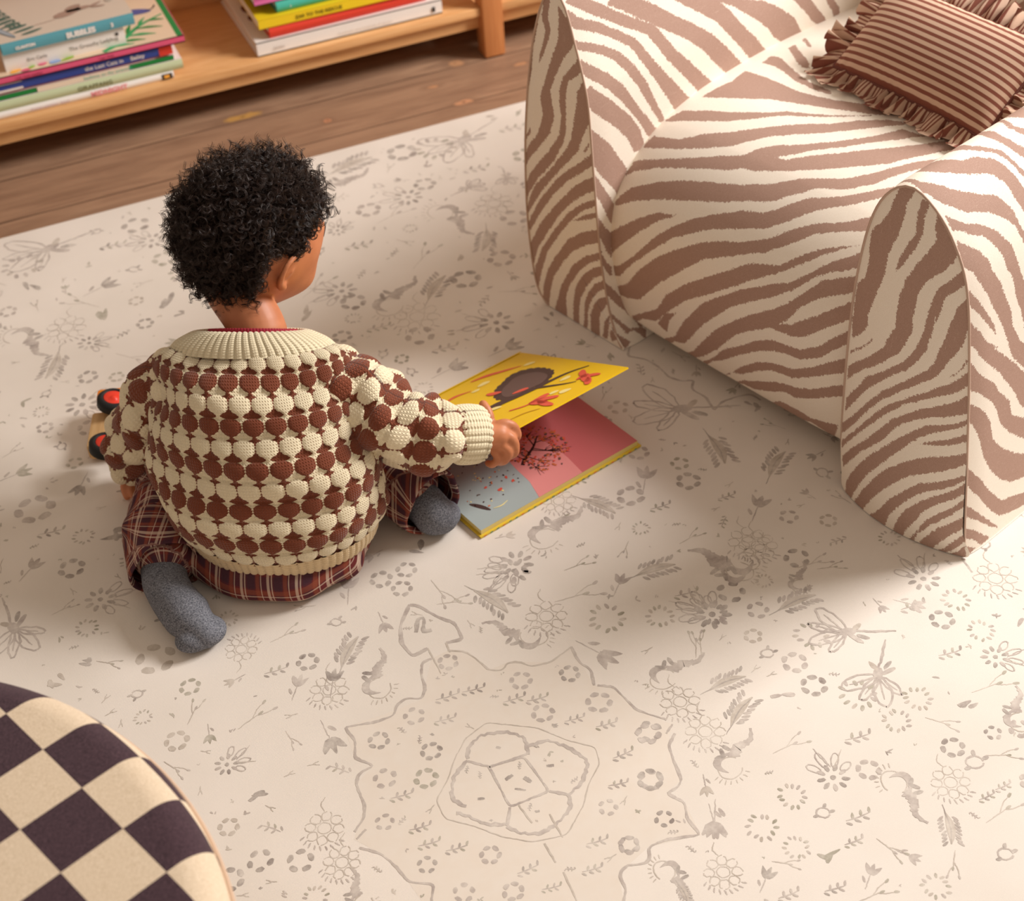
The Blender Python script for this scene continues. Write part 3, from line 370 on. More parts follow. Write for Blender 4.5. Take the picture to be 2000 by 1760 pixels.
class Pen:
    def __init__(s, x, y, sc, deg): s.o = np.array([x, y]); s.s = sc; a = math.radians(deg); s.R = np.array([[math.cos(a), math.sin(a)], [-math.sin(a), math.cos(a)]])
    def T(s, P): return s.o+(np.array(P, float)@s.R)*s.s
    def line(s, pts, wd, k='d', n=14, taper=True, amp=.008):
        P = s.T(wob(pts, amp, n)); t = np.linspace(0, 1, len(P)); wd = wd*1.35; wv = wd*(.35+.65*np.sin(np.pi*np.clip(t, .02, .98))**.6) if taper else wd*(1+0*t)
        strip(P, wv*(1+rng.normal(0, .12, len(P))), k)
    def blob(s, x, y, rx, ry, deg, k='d', n=11, tear=0):
        a = np.linspace(0, 2*np.pi, n, endpoint=False); r = 1+rng.normal(0, .07, n)
        P = np.stack([rx*r*np.cos(a), ry*r*np.sin(a)*(1-tear*np.cos(a))], 1); b = math.radians(deg)
        P = P@np.array([[math.cos(b), math.sin(b)], [-math.sin(b), math.cos(b)]])+[x, y]; put(s.T(P), k)
    def loop(s, x, y, rx, ry, deg, wd, k='l', n=16, gap=0, amp=.008):
        a = np.linspace(0, 2*np.pi*(1-gap), n); P = np.stack([rx*np.cos(a), ry*np.sin(a)], 1); b = math.radians(deg)
        P = P@np.array([[math.cos(b), math.sin(b)], [-math.sin(b), math.cos(b)]])+[x, y]; strip(s.T(P+rng.normal(0, amp, P.shape)), 1.4*wd*(1+rng.normal(0, .15, n)), k)
def u(a, b): return float(rng.uniform(a, b))
def m_dots(p, k):
    n = int(rng.integers(5, 7)); a0 = u(0, 60)
    for i in range(n):
        a = a0+360/n*i; p.blob(.68*math.cos(math.radians(a)), .68*math.sin(math.radians(a)), .30, .20, a+90+u(-15, 15), k)
def m_ring(p, k):
    n = 12
    for i in range(n):
        a = 360/n*i+u(-6, 6); r = u(.62, .78); p.blob(r*math.cos(math.radians(a)), r*math.sin(math.radians(a)), .17, .09, a+u(-30, 30), rng.choice(['l', 'm', 'g']))
def m_daisy(p, k):
    p.blob(.15, 0, .10, .10, 0, 'd')
    for i in range(9):
        a = 40*i; p.blob(.15+.42*math.cos(math.radians(a)), .42*math.sin(math.radians(a)), .15, .08, a, 'd' if i % 3 else 'm')
    for a, l in ((200, 1.0), (165, .9), (235, .8), (130, .7)):
        c, s_ = math.cos(math.radians(a)), math.sin(math.radians(a)); p.loop(.15+c*(.42+l*.36), s_*(.42+l*.36), l*.34, .13, a, .0012, 'm', 14)
    p.line([(-1.1, -.45), (-.6, -.2), (-.3, 0)], .0012, 'm'); p.line([(-1.0, .5), (-.6, .3), (-.25, .1)], .001, 'l')
def m_berry(p, k):
    p.loop(0, 0, .26, .26, 0, .0009, 'l', 14)
    for i in range(8):
        a = 45*i; p.loop(.55*math.cos(math.radians(a)), .55*math.sin(math.radians(a)), .22, .20, a, .0009, 'l', 12, .08, .015)
    for i in range(9):
        a = 210+i*14; p.line([(.80*math.cos(math.radians(a)), .80*math.sin(math.radians(a))), (1.02*math.cos(math.radians(a+5)), 1.02*math.sin(math.radians(a+5)))], .0016, 'm', 4)
    p.line([(-.1, .75), (-.3, 1.05), (-.2, 1.4)], .001, 'l')
def m_bird(p, k):
    p.loop(-.42, -.28, .42, .36, 20, .0011, 'l', 20, .18)
    t = np.linspace(0, 1, 18); P = np.stack([-.05+1.15*t, -.05+.12*np.sin(t*6)+.42*t*t], 1)
    strip(p.T(P+rng.normal(0, .012, P.shape)), p.s*(.30*(1-t)**.9+.07)*(1+.25*np.sin(t*45)), 'm')
    P = np.stack([-.05-.62*np.sin(t*2.1), .02+.10-.52*t*t+.12*np.sin(t*3)], 1); strip(p.T(P), p.s*.24*np.sin(np.pi*np.clip(t*.92+.06, 0, 1)), 'm')
    for x, y, a in ((-.2, .28, 60), (.02, .32, 100), (-.36, .2, 150)): p.blob(x, y, .17, .07, a, 'd')
    for i in range(8):
        a = 180+i*17; c, s_ = math.cos(math.radians(a)), math.sin(math.radians(a)); p.line([(-.42+.5*c, -.28+.44*s_), (-.42+.68*c, -.28+.58*s_)], .0012, 'l', 4)
def m_feather(p, k):
    t = np.linspace(0, 1, 12); strip(p.T(np.stack([-.8+1.5*t, .12*np.sin(t*3)], 1)), p.s*(.34*np.sin(np.pi*np.clip(t, .03, .97))+.02), 'l')
    p.line([(-1.2, -.05), (-.6, .03), (0, .1), (.7, 0)], .0014, 'd')
    for i in range(8):
        x = -.6+i*.17
        for sgn in (1, -1): p.blob(x+.10, .08+sgn*u(.26, .34), .16, .06, sgn*48, rng.choice(['m', 'd', 'm']))
def m_tulip(p, k):
    for a in (-28, 6, 40): p.blob(.42*math.cos(math.radians(a)), .42*math.sin(math.radians(a)), .40, .15, a, k, 11, .5)
    p.line([(-1, -.15), (-.5, -.08), (.05, 0)], .0012, 'm'); p.blob(-.45, .18, .22, .08, 40, 'm')
def m_butterfly(p, k):
    for a, l, wd in ((150, 1.0, .20), (185, .9, .13), (222, .95, .20), (258, .75, .12)):
        c, s_ = math.cos(math.radians(a)), math.sin(math.radians(a)); p.loop(c*l*.55, s_*l*.55, l*.5, wd, a, .0021, 'm', 20, 0, .014)
        p.line([(c*.12, s_*.12), (c*l*.8, s_*l*.8)], .0018, 'm', 6)
    p.blob(.05, .05, .22, .13, 30, 'm'); p.line([(.1, .1), (.6, .28), (1.15, .52)], .003, 'm'); p.blob(.28, -.10, .24, .07, -20, 'm'); p.blob(.2, .28, .16, .07, 70, 'l'); p.blob(.45, .02, .18, .06, 0, 'd')
def m_sprig(p, k):
    p.line([(-1, -.1), (-.2, 0), (.2, .05)], .0011, 'l'); p.line([(-.2, 0), (.3, .35), (.7, .5)], .0010, 'l'); p.line([(.1, .03), (.5, -.1), (.9, -.12)], .0010, 'l')
    for x, y, a in ((.75, .52, 30), (.95, -.14, -10), (.3, .05, 10)): p.blob(x, y, .15, .07, a, rng.choice(['g', 'm']))
def m_twig(p, k):
    p.line([(-.7, -.2), (0, 0), (.7, .3)], .0014, 'm', 8)
    for i in range(6):
        x = -.55+i*.24; sg = 1 if i % 2 else -1; p.blob(x, x*.35+sg*.22, .20, .085, 30+sg*55, rng.choice(['d', 'm', 'g']))
def m_bud(p, k):
    p.loop(0, 0, .5, .42, 0, .0016, 'm', 14, .05, .02)
    for x, y, a in ((.65, .2, 20), (-.5, -.35, 200), (.1, .62, 80)): p.blob(x, y, .22, .13, a, 'd')
def m_leafy(p, k):
    for _ in range(int(rng.integers(2, 4))): p.blob(u(-.5, .5), u(-.5, .5), u(.35, .6), u(.12, .2), u(0, 360), k, 10, .4)
MOT = dict(dots=m_dots, ring=m_ring, daisy=m_daisy, berry=m_berry, bird=m_bird, feather=m_feather, tulip=m_tulip, butterfly=m_butterfly, sprig=m_sprig, twig=m_twig, bud=m_bud, leafy=m_leafy)
placed = []
for q in RUG_MOTIFS.split(';'):
    t_, x, y, r, a = q.split(','); x, y, r, a = float(x)/1000, float(y)/1000, float(r)/1000, float(a)
    MOT[t_](Pen(x, y, r*1.32, a), rng.choice(['d', 'm'])); placed.append((x, y, r*1.25))
wash = np.array([tuple(map(float, p.split(','))) for p in RUG_WASH.split()])/1000
lines = []
for q in RUG_LINES.split(';'):
    h, pts = q.split(':'); k, wd = h.split(','); P = np.array([tuple(map(float, p.split(','))) for p in pts.split()])/1000; wd = float(wd)/1000
    n = max(8, int(np.linalg.norm(np.diff(P, axis=0), axis=1).sum()/.004)); L_ = np.r_[0, np.cumsum(np.linalg.norm(np.diff(P, axis=0), axis=1))]; u_ = np.linspace(0, L_[-1], n); Q = np.stack([np.interp(u_, L_, P[:, 0]), np.interp(u_, L_, P[:, 1])], 1)
    for _ in range(2): Q[1:-1] = .25*Q[:-2]+.5*Q[1:-1]+.25*Q[2:]
    if k == 's':
        d = np.gradient(Q, axis=0); d /= np.linalg.norm(d, axis=1)[:, None]; nn = np.stack([-d[:, 1], d[:, 0]], 1); L_ = np.arange(n)*.004
        Q = Q+nn*(.0022*np.abs(np.sin(L_*np.pi/.011)))[:, None]; k = 'm'
    strip(Q+rng.normal(0, .0002, Q.shape), wd*1.7*(1+.25*np.sin(np.arange(n)*.5)+rng.normal(0, .12, n)), k); lines.append(Q[::3])
lines = np.vstack(lines)
rj.add(np.c_[wash, np.full(len(wash), .00006)], [tuple(range(len(wash)))], INK['w'])
pl_ = np.array(placed); kinds = ['dots', 'twig', 'sprig', 'tulip', 'leafy', 'leafy', 'ring', 'bud', 'dots', 'feather', 'berry', 'bird', 'daisy', 'butterfly']
tries = 0
for rad_, cnt, ks in ((.034, 300, kinds[3:]), (.019, 700, kinds[:9]), (.008, 700, ['leafy', 'twig', 'leafy', 'sprig']), (.0045, 500, ['leafy'])):
    got = 0
    for _ in range(cnt*14):
        if got >= cnt: break
        x, y = u(-.75, 1.75), u(.55, 2.74)
        if (((pl_[:, 0]-x)**2+(pl_[:, 1]-y)**2) < (pl_[:, 2]*.93+rad_)**2).any(): continue
        if (((lines[:, 0]-x)**2+(lines[:, 1]-y)**2) < (rad_*1.1)**2).any(): continue
        r = rad_*u(.8, 1.1); MOT[str(rng.choice(ks))](Pen(x, y, r, u(0, 360)), rng.choice(['d', 'm', 'g', 'l'])); pl_ = np.vstack([pl_, (x, y, r*1.1)]); got += 1
rj.box(-1.6, 1.9, .1, 2.77, -.008, 0, M_rug)
rug = rj.obj('play_rug'); tag(rug, 'cream play rug with a faint grey botanical drawing, lying on the floorboards', 'rug')

# ---------------- low oak shelf ----------------
shelf = thing('bookshelf', 'low oak bookshelf with square legs standing along the floorboards behind the rug', 'bookshelf', (1.139, 3.17, 0))
SX, SY = 1.139, 3.17
def sb(name, x0, x1, y0, y1, z0, z1, mat=M_shelf, bev=.003): return box(name, x0-SX, x1-SX, y0-SY, y1-SY, z0, z1, mat, shelf, bev)
sb('shelf_board', -.85, 1.115, 3.012, 3.36, .092, .112); sb('shelf_board', 1.164, 3.1, 3.012, 3.36, .092, .112)
sb('apron', -.85, 1.117, 3.030, 3.050, .057, .092); sb('apron', 1.162, 3.1, 3.030, 3.050, .057, .092)
sb('post', 1.115, 1.164, 3.004, 3.050, -.006, .80, M_shelf_z); sb('post', 1.115, 1.164, 3.31, 3.36, -.006, .80, M_shelf_z)
sb('post', -.90, -.85, 3.004, 3.050, -.006, .80, M_shelf_z); sb('post', 3.1, 3.15, 3.004, 3.050, -.006, .80, M_shelf_z)
sb('shelf_board', -.85, 1.115, 3.03, 3.36, .62, .64); sb('shelf_board', 1.164, 3.1, 3.03, 3.36, .62, .64)  # unseen upper boards, included to block light from above the books
sb('light_block_panel', -.85, 3.1, 3.352, 3.360, .0, .62)  # unseen panel, added to stop light from behind so the gap below stays dark
sb('side_rail', 1.120, 1.159, 3.05, 3.31, .055, .095)

# ---------------- books lying in two stacks ----------------
def paper(name='pages'): return flat('book_pages', (238, 228, 212), .8)
def letters(J, s, x, z, size, mat, y, bold=.0, sp=1.0):
    V, F = text_mesh(s, size, bold, sp)
    if len(V): J.add(np.stack([V[:, 0]+x, np.full(len(V), y), V[:, 1]+z], 1), F, mat)
def letters_top(J, s, x, y, z, size, mat, rot=0, bold=0, sp=1.0):
    V, F = text_mesh(s, size, bold, sp); a = math.radians(rot)
    if len(V): J.add(np.stack([x+V[:, 0]*math.cos(a)-V[:, 1]*math.sin(a), y+V[:, 0]*math.sin(a)+V[:, 1]*math.cos(a), np.full(len(V), z)], 1), F, mat)
def blobs(J, pts, mat, z, n=16):
    for x, y, rx, ry, d in pts:
        a = np.linspace(0, 2*np.pi, n, endpoint=False); r = 1+.08*np.sin(3*a+x*90); P = np.stack([rx*r*np.cos(a), ry*r*np.sin(a)], 1)
        b = math.radians(d); P = P@np.array([[math.cos(b), math.sin(b)], [-math.sin(b), math.cos(b)]]); J.add(np.c_[P+[x, y], np.full(n, z)], [tuple(range(n))], mat)
def ribbon3(J, pts, wd, mat, z, n=20):
    P = catmull(pts, n)[0]; d = np.gradient(P, axis=0); d /= np.linalg.norm(d, axis=1)[:, None]+1e-9; nn = np.stack([-d[:, 1], d[:, 0]], 1)
    wv = np.broadcast_to(wd, n) if np.ndim(wd) == 0 else np.interp(np.linspace(0, 1, n), np.linspace(0, 1, len(wd)), wd)
    A, B = P+nn*wv[:, None]/2, P-nn*wv[:, None]/2; V = np.vstack([A, B]); J.add(np.c_[V, np.full(2*n, z)], [(n+i, n+i+1, i+1, i) for i in range(n-1)], mat)
def book(label, x0, x1, z0, z1, depth, spine, cover, y=3.03, rz=0.0, hard=True, deco=None, top=None, group=None, roundsp=.0):
    """spine faces the room (-y); x0..x1 along the shelf, pages behind"""
    cx = (x0+x1)/2; t = thing('book', label, 'book', (cx, y, z0), rz, group); L = (x1-x0)/2; h = z1-z0; c = .0025 if hard else .001
    J = Join(); 
    # spine with a softly rounded front, two boards
    n = 9; zz = np.linspace(0, h, n); yy = -roundsp*np.sin(np.pi*np.linspace(0, 1, n))
    V = [(x, a, b) for x in (-L, L) for a, b in zip(yy, zz)]+[(x, .004, b) for x in (-L, L) for b in (0, h)]
    F = [(i, n+i, n+i+1, i+1) for i in range(n-1)]
    F += [tuple(range(n))[::1]+(2*n+1, 2*n), tuple(range(n, 2*n))[::-1]+(2*n+2, 2*n+3)]
    J.add(V, F, spine); J.box(-L, L, 0, depth, 0, c, cover); J.box(-L, L, 0, depth, h-c, h, cover)
    if deco: deco(J, L, h)
    if top: top(J, L, h+.0006, depth)
    J.obj('cover', t)
    e = .004 if hard else .0008
    P = Join(); P.box(-L+e, L-e, .004, depth-e, c, h-c, paper()); P.obj('pages', t)
    return t
W = flat('print_white', (240, 234, 228), .5); BK = flat('print_black', (52, 46, 44), .6); PK = flat('print_pink', (242, 150, 158), .5)
TEAL = flat('print_teal', (96, 164, 178), .45); GRN = flat('print_green', (46, 140, 74), .5); LGN = flat('print_pale_green', (196, 206, 166), .5)
BLUE = flat('print_blue', (62, 86, 176), .4); ROSE = flat('print_rose', (226, 92, 128), .5); REDC = flat('print_red', (222, 66, 48), .45); CRM = flat('print_cream', (240, 220, 196), .5)
YEL = flat('print_yellow', (242, 208, 36), .45); NAVY = flat('print_navy', (44, 44, 66), .5); SEA = flat('print_sea_green', (74, 180, 160), .4); PINK2 = flat('print_candy', (232, 116, 180), .45)
BEI = flat('print_beige', (222, 208, 190), .5); TAUPE = flat('print_taupe', (176, 148, 132), .6); DGR = flat('print_dark_green', (92, 118, 106), .6); ORG = flat('print_orange', (246, 176, 70), .5); LIME = flat('print_lime', (150, 186, 40), .5)
GL = 'picture books stacked on the shelf, left pile'
def d1(J, L, h): letters(J, 'MIDNIGHT', .105, .0025, .0145, PK, -.0035, .0006, 1.1); letters(J, 'thomas quintana  bryan', -.02, .004, .0085, flat('print_lilac', (206, 178, 196)), -.0035)
def d1b(J, L, h): J.box(L-.026, L-.004, -.0032, -.0028, .0015, h-.0015, BK); J.box(L-.021, L-.010, -.0036, -.0032, .004, h-.004, ORG); d1(J, L, h)
book('white picture book with pink spine lettering, lowest of the left pile', -.13, .43, .1128, .1275, .24, W, W, 3.032, 0, deco=d1b, roundsp=.003)
book('pale green picture book with dark olive spine letters in the left pile', -.12, .453, .128, .149, .235, LGN, W, 3.034, 0, deco=lambda J, L, h: letters(J, 'GIRAFFANG', .065, .005, .0125, flat('print_olive', (120, 118, 80)), -.0045, .0003, 1.1), roundsp=.004)
def d3(J, L, h): J.box(0, .19, -.0012, -.0008, 0, h, CRM); letters(J, 'bedtime on the savannah', .095, .0020, .0100, SEA, -.0016); 
book('slim dark green paperback with a teal lettered spine in the left pile', -.13, .438, .1497, .1605, .22, flat('print_leaf', (34, 132, 60)), W, 3.036, 0, False, deco=d3)
book('slim red paperback showing as a thin line under the blue spine', -.13, .437, .1610, .1645, .21, REDC, REDC, 3.044, .004, False)
def d4(J, L, h):
    letters(J, 'the Last Cats in', .077, .006, .0125, W, -.0035, .0002); letters(J, 'Bailey', .171, .006, .0125, W, -.0035, .0003)
    J.box(-L+.002, -.05, -.0022, -.0016, .001, h-.001, W); J.box(L-.028, L, -.0036, -.003, .0, h, REDC)
book('deep blue picture book with white spine lettering and a red tip in the left pile', -.08, .438, .165, .187, .23, BLUE, REDC, 3.036, 0, deco=d4, roundsp=.003)
def top5(J, L, z, d):
    J.box(-L, L-.012, .0, d, z-.0006, z, flat('print_peach', (238, 210, 180), .5)); J.box(L-.014, L-.002, .0, d, z, z+.0003, GRN)
    JA = flat('print_jade', (70, 166, 104))
    ribbon3(J, [(L-.165, .004), (L-.125, .030), (L-.075, .085), (L-.018, .120)], [.012, .012, .009, .004], JA, z+.0008)
    for k, (x, y, x2, y2, w_) in enumerate(((-.150, .016, -.100, .010, .012), (-.130, .030, -.075, .018, .012), (-.108, .050, -.050, .034, .012), (-.085, .075, -.030, .060, .010), (-.135, .030, -.120, .075, .010), (-.105, .056, -.090, .100, .010), (-.075, .085, -.055, .120, .008), (-.055, .100, -.020, .092, .008))):
        ribbon3(J, [(L+x, y), (L+(x+x2)/2, (y+y2)/2+.004), (L+x2, y2)], [.003, w_, .002], GRN if k % 2 else JA, z+.0005+.0001*k)
    blobs(J, [(L-.065, .155, .030, .014, -15), (L-.10, .17, .016, .01, 0)], flat('print_violet', (96, 98, 158)), z+.0010); ribbon3(J, [(L-.045, .15), (L-.03, .155), (L-.022, .17)], .003, BK, z+.0012)
    blobs(J, [(-.19, .006, .020, .007, 35), (-.02, .010, .012, .004, 30), (.055, .012, .016, .005, 15)], LIME, z+.0010); blobs(J, [(-.12, .012, .034, .011, 8), (-.05, .010, .012, .007, 20)], ORG, z+.0010)
    blobs(J, [(-.03, .004, .010, .006, 0), (.005, .014, .009, .006, 0)], ROSE, z+.0012); blobs(J, [(.03, .012, .012, .009, 0)], flat('print_sky', (150, 172, 214)), z+.0012)
book('rose spined picture book with a big green leaf on its peach cover, left pile', -.12, .466, .1875, .2035, .25, ROSE, ROSE, 3.024, 0, deco=lambda J, L, h: (letters(J, 'THE TREE KEEPER', -.055, .004, .007, flat('print_wine', (150, 40, 70)), -.0012), letters(J, 'Tiger Walk', .114, .005, .007, flat('print_wine', (150, 40, 70)), -.0012)), top=top5)
def d6(J, L, h): letters(J, 'Eric Carle', -.078, .013, .0100, flat('print_grey', (140, 132, 124)), -.0030, .0001); letters(J, 'The Grouchy Ladybug', .007, .013, .0112, flat('print_grey', (140, 132, 124)), -.0030, .0001); blobs2 = [(L-.016, .6)]; J.box(L-.019, L-.013, -.0032, -.0028, h*.55, h*.55+.006, BK)
def top6(J, L, z, d): J.box(-.02, L-.03, .002, .03, z, z+.0004, LIME)
book('thick white picture book with small grey spine lettering under the teal one', .106, .352, .2042, .2440, .22, W, W, 3.042, .02, deco=d6, top=top6, roundsp=.002)
def d7(J, L, h): letters(J, 'BUBBLES', -.005, .0050, .0155, W, -.0024, .0009, .98); letters(J, 'CLANTON', -.107, .007, .0080, W, -.0024, .0006); letters(J, '3', .085, .006, .012, W, -.0024, .0006)
def top7(J, L, z, d):
    J.box(-L, L, .0, d, z-.0004, z, BEI)
    letters_top(J, 'BUBBLES', -.078, .062, z+.0005, .034, DGR, 105, .001, 1.15)
    for k in range(7): blobs(J, [(-.066-.011*k, .022+.0175*k, .022, .0052, 14)], DGR, z+.0009)
    blobs(J, [(-.124, .06, .007, .052, 28)], flat('print_slate', (120, 140, 152)), z+.0009); blobs(J, [(-.124, .06, .0045, .045, 28)], flat('print_mist', (176, 184, 190)), z+.0012)
    ribbon3(J, [(-.055, .048), (-.02, .052), (.0, .060)], .0018, TAUPE, z+.0008); blobs(J, [(.015, .068, .030, .013, 14), (.045, .076, .022, .008, 6), (.030, .085, .02, .012, 40)], TAUPE, z+.0009)
    blobs(J, [(.075, .080, .016, .004, 24), (.078, .068, .015, .004, -14)], TAUPE, z+.0011); blobs(J, [(.105, .088, .008, .012, 8)], flat('print_fog', (196, 186, 172)), z+.0011)
book('teal spined picture book and drawn whale cover, topmost of the left pile', .108, .376, .2450, .2690, .22, TEAL, TEAL, 3.030, .03, deco=d7, top=top7, roundsp=.0015)
def topW(J, L, z, d):
    J.box(-L, L, .0, d, z-.0006, z, W); blobs(J, [(-L+.03, .12, .013, .016, 20), (-L+.045, .09, .02, .026, 0), (-L+.028, .17, .012, .02, 10)], flat('print_maroon', (112, 34, 44)), z+.0006)
def dW(J, L, h): letters(J, 'james', -.175, .010, .011, flat('print_grey2', (170, 158, 148)), -.0022); letters(J, 'hundreds and hundreds of stories', -.03, .008, .009, flat('print_lightgrey', (206, 198, 190)), -.0022); J.box(L-.024, L-.017, -.0024, -.002, .008, .019, BK)
book('large thick white hardback, lowest of the right pile', .612, 1.032, .1128, .1445, .31, W, W, 3.030, 0, deco=dW, top=topW)
book('bright red hardback with pale pages lying second in the right pile', .645, 1.00, .1460, .1690, .23, REDC, REDC, 3.038, .015, roundsp=.004)
book('yellow paperback with black spine lettering in the right pile', .625, .985, .1705, .1905, .24, YEL, YEL, 3.032, -.005, False, deco=lambda J, L, h: letters(J, 'ZAR TO THE RESCUE', -.10, .006, .011, flat('print_umber', (90, 74, 20)), -.0012, .0002))
book('sea green hardback with red spine lettering in the right pile', .672, .99, .1918, .2140, .23, SEA, SEA, 3.052, .02, deco=lambda J, L, h: (letters(J, 'GIANT', -.01, .005, .015, REDC, -.0052, .0006), letters(J, 'I', -.13, .006, .010, W, -.0052)), roundsp=.005)
book('candy pink paperback in the right pile', .628, .93, .2155, .2330, .235, PINK2, NAVY, 3.050, -.01, False)
book('navy picture book topmost of the right pile', .640, .95, .2345, .2480, .235, NAVY, NAVY, 3.046, .01, False)

# ---------------- frilled striped cushion on the armchair ----------------
def cushion_mat():
    q = NT('ticking_stripe', .85, .15); s_ = q.attr('stripe_pos'); f = q.math('ABSOLUTE', q.math('SUBTRACT', q.math('FRACT', s_), .5))
    g = q.noise(q.coord('Object'), 700, 2, .6)
    f = q.step(f, .215, .245); c = q.mix(f, srgb(128, 72, 58), srgb(212, 180, 156)); q.col(q.mix(q.math('MULTIPLY', g, .25), c, srgb(150, 110, 92)))
    q.bump(g, .2, .0006); return q.m
M_tick = cushion_mat(); M_cord = flat('cushion_cord', (112, 64, 54), .8)
def ch(s, t, z): 
    a = math.radians(18.3); return np.array([1.126+t*math.cos(a)-s*math.sin(a), 1.228+t*math.sin(a)+s*math.cos(a), z])
BL, TL = ch(.600, .385, .412), ch(.616, .500, .497); ew = (ch(.2, .345, .412)-ch(.600, .385, .412)); ew = ew/np.linalg.norm(ew)
eh = TL-BL; eh -= ew*(eh@ew); Hc_ = .168; eh /= np.linalg.norm(eh); Wc = .31; nn_ = np.cross(ew, eh); nn_ = nn_ if nn_[2] > 0 else -nn_
cu = thing('cushion', 'small brown and cream striped cushion with a gathered frill, lying on the zebra seat', 'cushion', tuple(BL+ew*Wc/2))
O_ = BL+ew*Wc/2
def cpt(u_, v_, h_): return (BL+ew*(u_*Wc)+eh*(v_*Hc_)-O_)+nn_*h_
def loc3(x): return cpt(*x)
nu, nv = 110, 60; V = []; A = []
for side in (1, -1):
    for i in range(nv):
        for j in range(nu):
            a, b = j/(nu-1), i/(nv-1); x, y_ = 2*a-1, 2*b-1
            h = .042*((1-abs(x)**2.6)*(1-abs(y_)**2.4))**.52*side
            pin = 1-.05*(1-x*x)*abs(y_)**3; pin2 = 1-.035*(1-y_*y_)*abs(x)**3
            puck = .0016*math.sin(a*95+3*math.sin(a*17))*abs(y_)**6*side
            V.append(cpt(.5+.5*x*pin2, .5+.5*y_*pin, h+puck)); A.append(b*14.5+.25)
V = np.array(V); F = np.vstack([grid_faces(nv, nu), grid_faces(nv, nu, flip=True, off=nu*nv)])
fast_mesh('cushion_cover', V, F, M_tick, cu, True, {'stripe_pos': A})
per = []
for k in range(400):
    s_ = k/400*4; e_, f_ = int(s_), s_-int(s_); per.append([(f_, 0), (1, f_), (1-f_, 1), (0, 1-f_)][e_]+(e_, f_))
def seam_pt(u_, v_):
    x, y_ = 2*u_-1, 2*v_-1; return .5+.5*x*(1-.035*(1-y_*y_)*abs(x)**3), .5+.5*y_*(1-.05*(1-x*x)*abs(y_)**3)
P = np.array([cpt(*seam_pt(p[0], p[1]), 0) for p in per]); Vt, Ft = tube_arrays(np.vstack([P, P[:2]]), .0028, 8, False); mesh_obj('cord', Vt, Ft, M_cord, cu)
# the frill: a gathered band, folded over itself in waves
corners = [(0, 0), (1, 0), (1, 1), (0, 1)]; NP = 2200; NW = 16; V = []; A = []
tot = 2*(Wc+Hc_); 
for k in range(NP):
    d = k/NP*tot
    if d < Wc: u_, v_, nx, ny = d/Wc, 0, 0, -1
    elif d < Wc+Hc_: u_, v_, nx, ny = 1, (d-Wc)/Hc_, 1, 0
    elif d < 2*Wc+Hc_: u_, v_, nx, ny = 1-(d-Wc-Hc_)/Wc, 1, 0, 1
    else: u_, v_, nx, ny = 0, 1-(d-2*Wc-Hc_)/Hc_, -1, 0
    # round the direction near the corners
    for (cx, cy) in corners:
        du, dv = (u_-cx)*Wc, (v_-cy)*Hc_; dd = math.hypot(du, dv)
        if dd < .045:
            w_ = .5*(1-dd/.045); ox, oy = (-1 if cx == 0 else 1), (-1 if cy == 0 else 1); nx, ny = nx*(1-w_)+ox*w_*(abs(ny) > 0 or True)*(.9 if nx == 0 else 1)*(1 if nx == 0 else 0)+nx*w_*0, ny*(1-w_)+oy*w_*(1 if ny == 0 else 0)+0
            L_ = math.hypot(nx, ny) or 1; nx, ny = nx/L_, ny/L_
    su, sv = seam_pt(u_, v_); base = cpt(su, sv, 0); out = ew*nx+eh*ny; tang = ew*(-ny)+eh*nx
    ph = d*2*math.pi/.024+1.9*math.sin(d*41)+1.1*math.sin(d*97+1)+.6*math.sin(d*213)
    wd = (.030 if nx > .5 else .047)*(1+.16*math.sin(d*63+.5)+.10*math.sin(d*141))
    for j in range(NW):
        f_ = j/(NW-1); amp = (.002+.0125*f_**.8)*(1+.3*math.sin(d*57))
        droop = -.012*f_**1.6 if True else 0
        p = base+out*(wd*f_*(1-.1*abs(math.sin(ph))))+nn_*(amp*math.sin(ph)+droop+.006*f_)+tang*(amp*.55*math.sin(2*ph+.6))*f_
        zlim = .392-O_[2]*1+0*1
        if p[2]+O_[2] < .3985 and (cpt(.5, .5, 0)[1]) is not None: p = p.copy(); p[2] = max(p[2], .3985-O_[2]+.002*f_*(1+math.sin(ph)))
        V.append(p); A.append(d*155)
F = grid_faces(NP, NW); wrapF = np.array([[(NP-1)*NW+j, (NP-1)*NW+j+1, j+1, j] for j in range(NW-1)])
fast_mesh('frill', np.array(V), np.vstack([F, wrapF]), M_tick, cu, True, {'stripe_pos': A})

# ---------------- round checked pouf ----------------
def check_mat():
    q = NT('check_weave', .88, .15); v = q.coord('Object')
    sp = q.n('SeparateXYZ'); q.t.links.new(q.attr('chk', 'Vector'), sp.inputs[0])
    a = q.math('FLOOR', sp.outputs[0]); b = q.math('FLOOR', sp.outputs[1]); par = q.math('MODULO', q.math('ADD', q.math('ADD', a, b), 400.0), 2.0)
    g = q.noise(v, 620, 2, .75); g2 = q.noise(v, 12, 2)
    dark = q.mix(q.step(g, .35, .75), srgb(50, 34, 41), srgb(94, 70, 78)); light = q.mix(q.step(g, .3, .75), srgb(204, 182, 152), srgb(240, 222, 198))
    q.col(q.mix(q.step(par, .4, .6), light, dark)); wv = q.math('MULTIPLY', q.wave(v, 240, 'X'), q.wave(v, 240, 'Y')); q.bump(q.math('ADD', wv, g), .35, .0006)
    q.b.inputs['Sheen Weight'].default_value = .12; return q.m
M_chk = check_mat(); PC = np.array([-.414, .890]); PR, PH = .426, .42
pouf = thing('pouf', 'large round pouf in dark plum and cream checks, nearest the camera', 'pouf', (PC[0], PC[1], 0))
ca, sa = math.cos(math.radians(22.3)), math.sin(math.radians(22.3)); CO = np.array([-.113, 1.079])
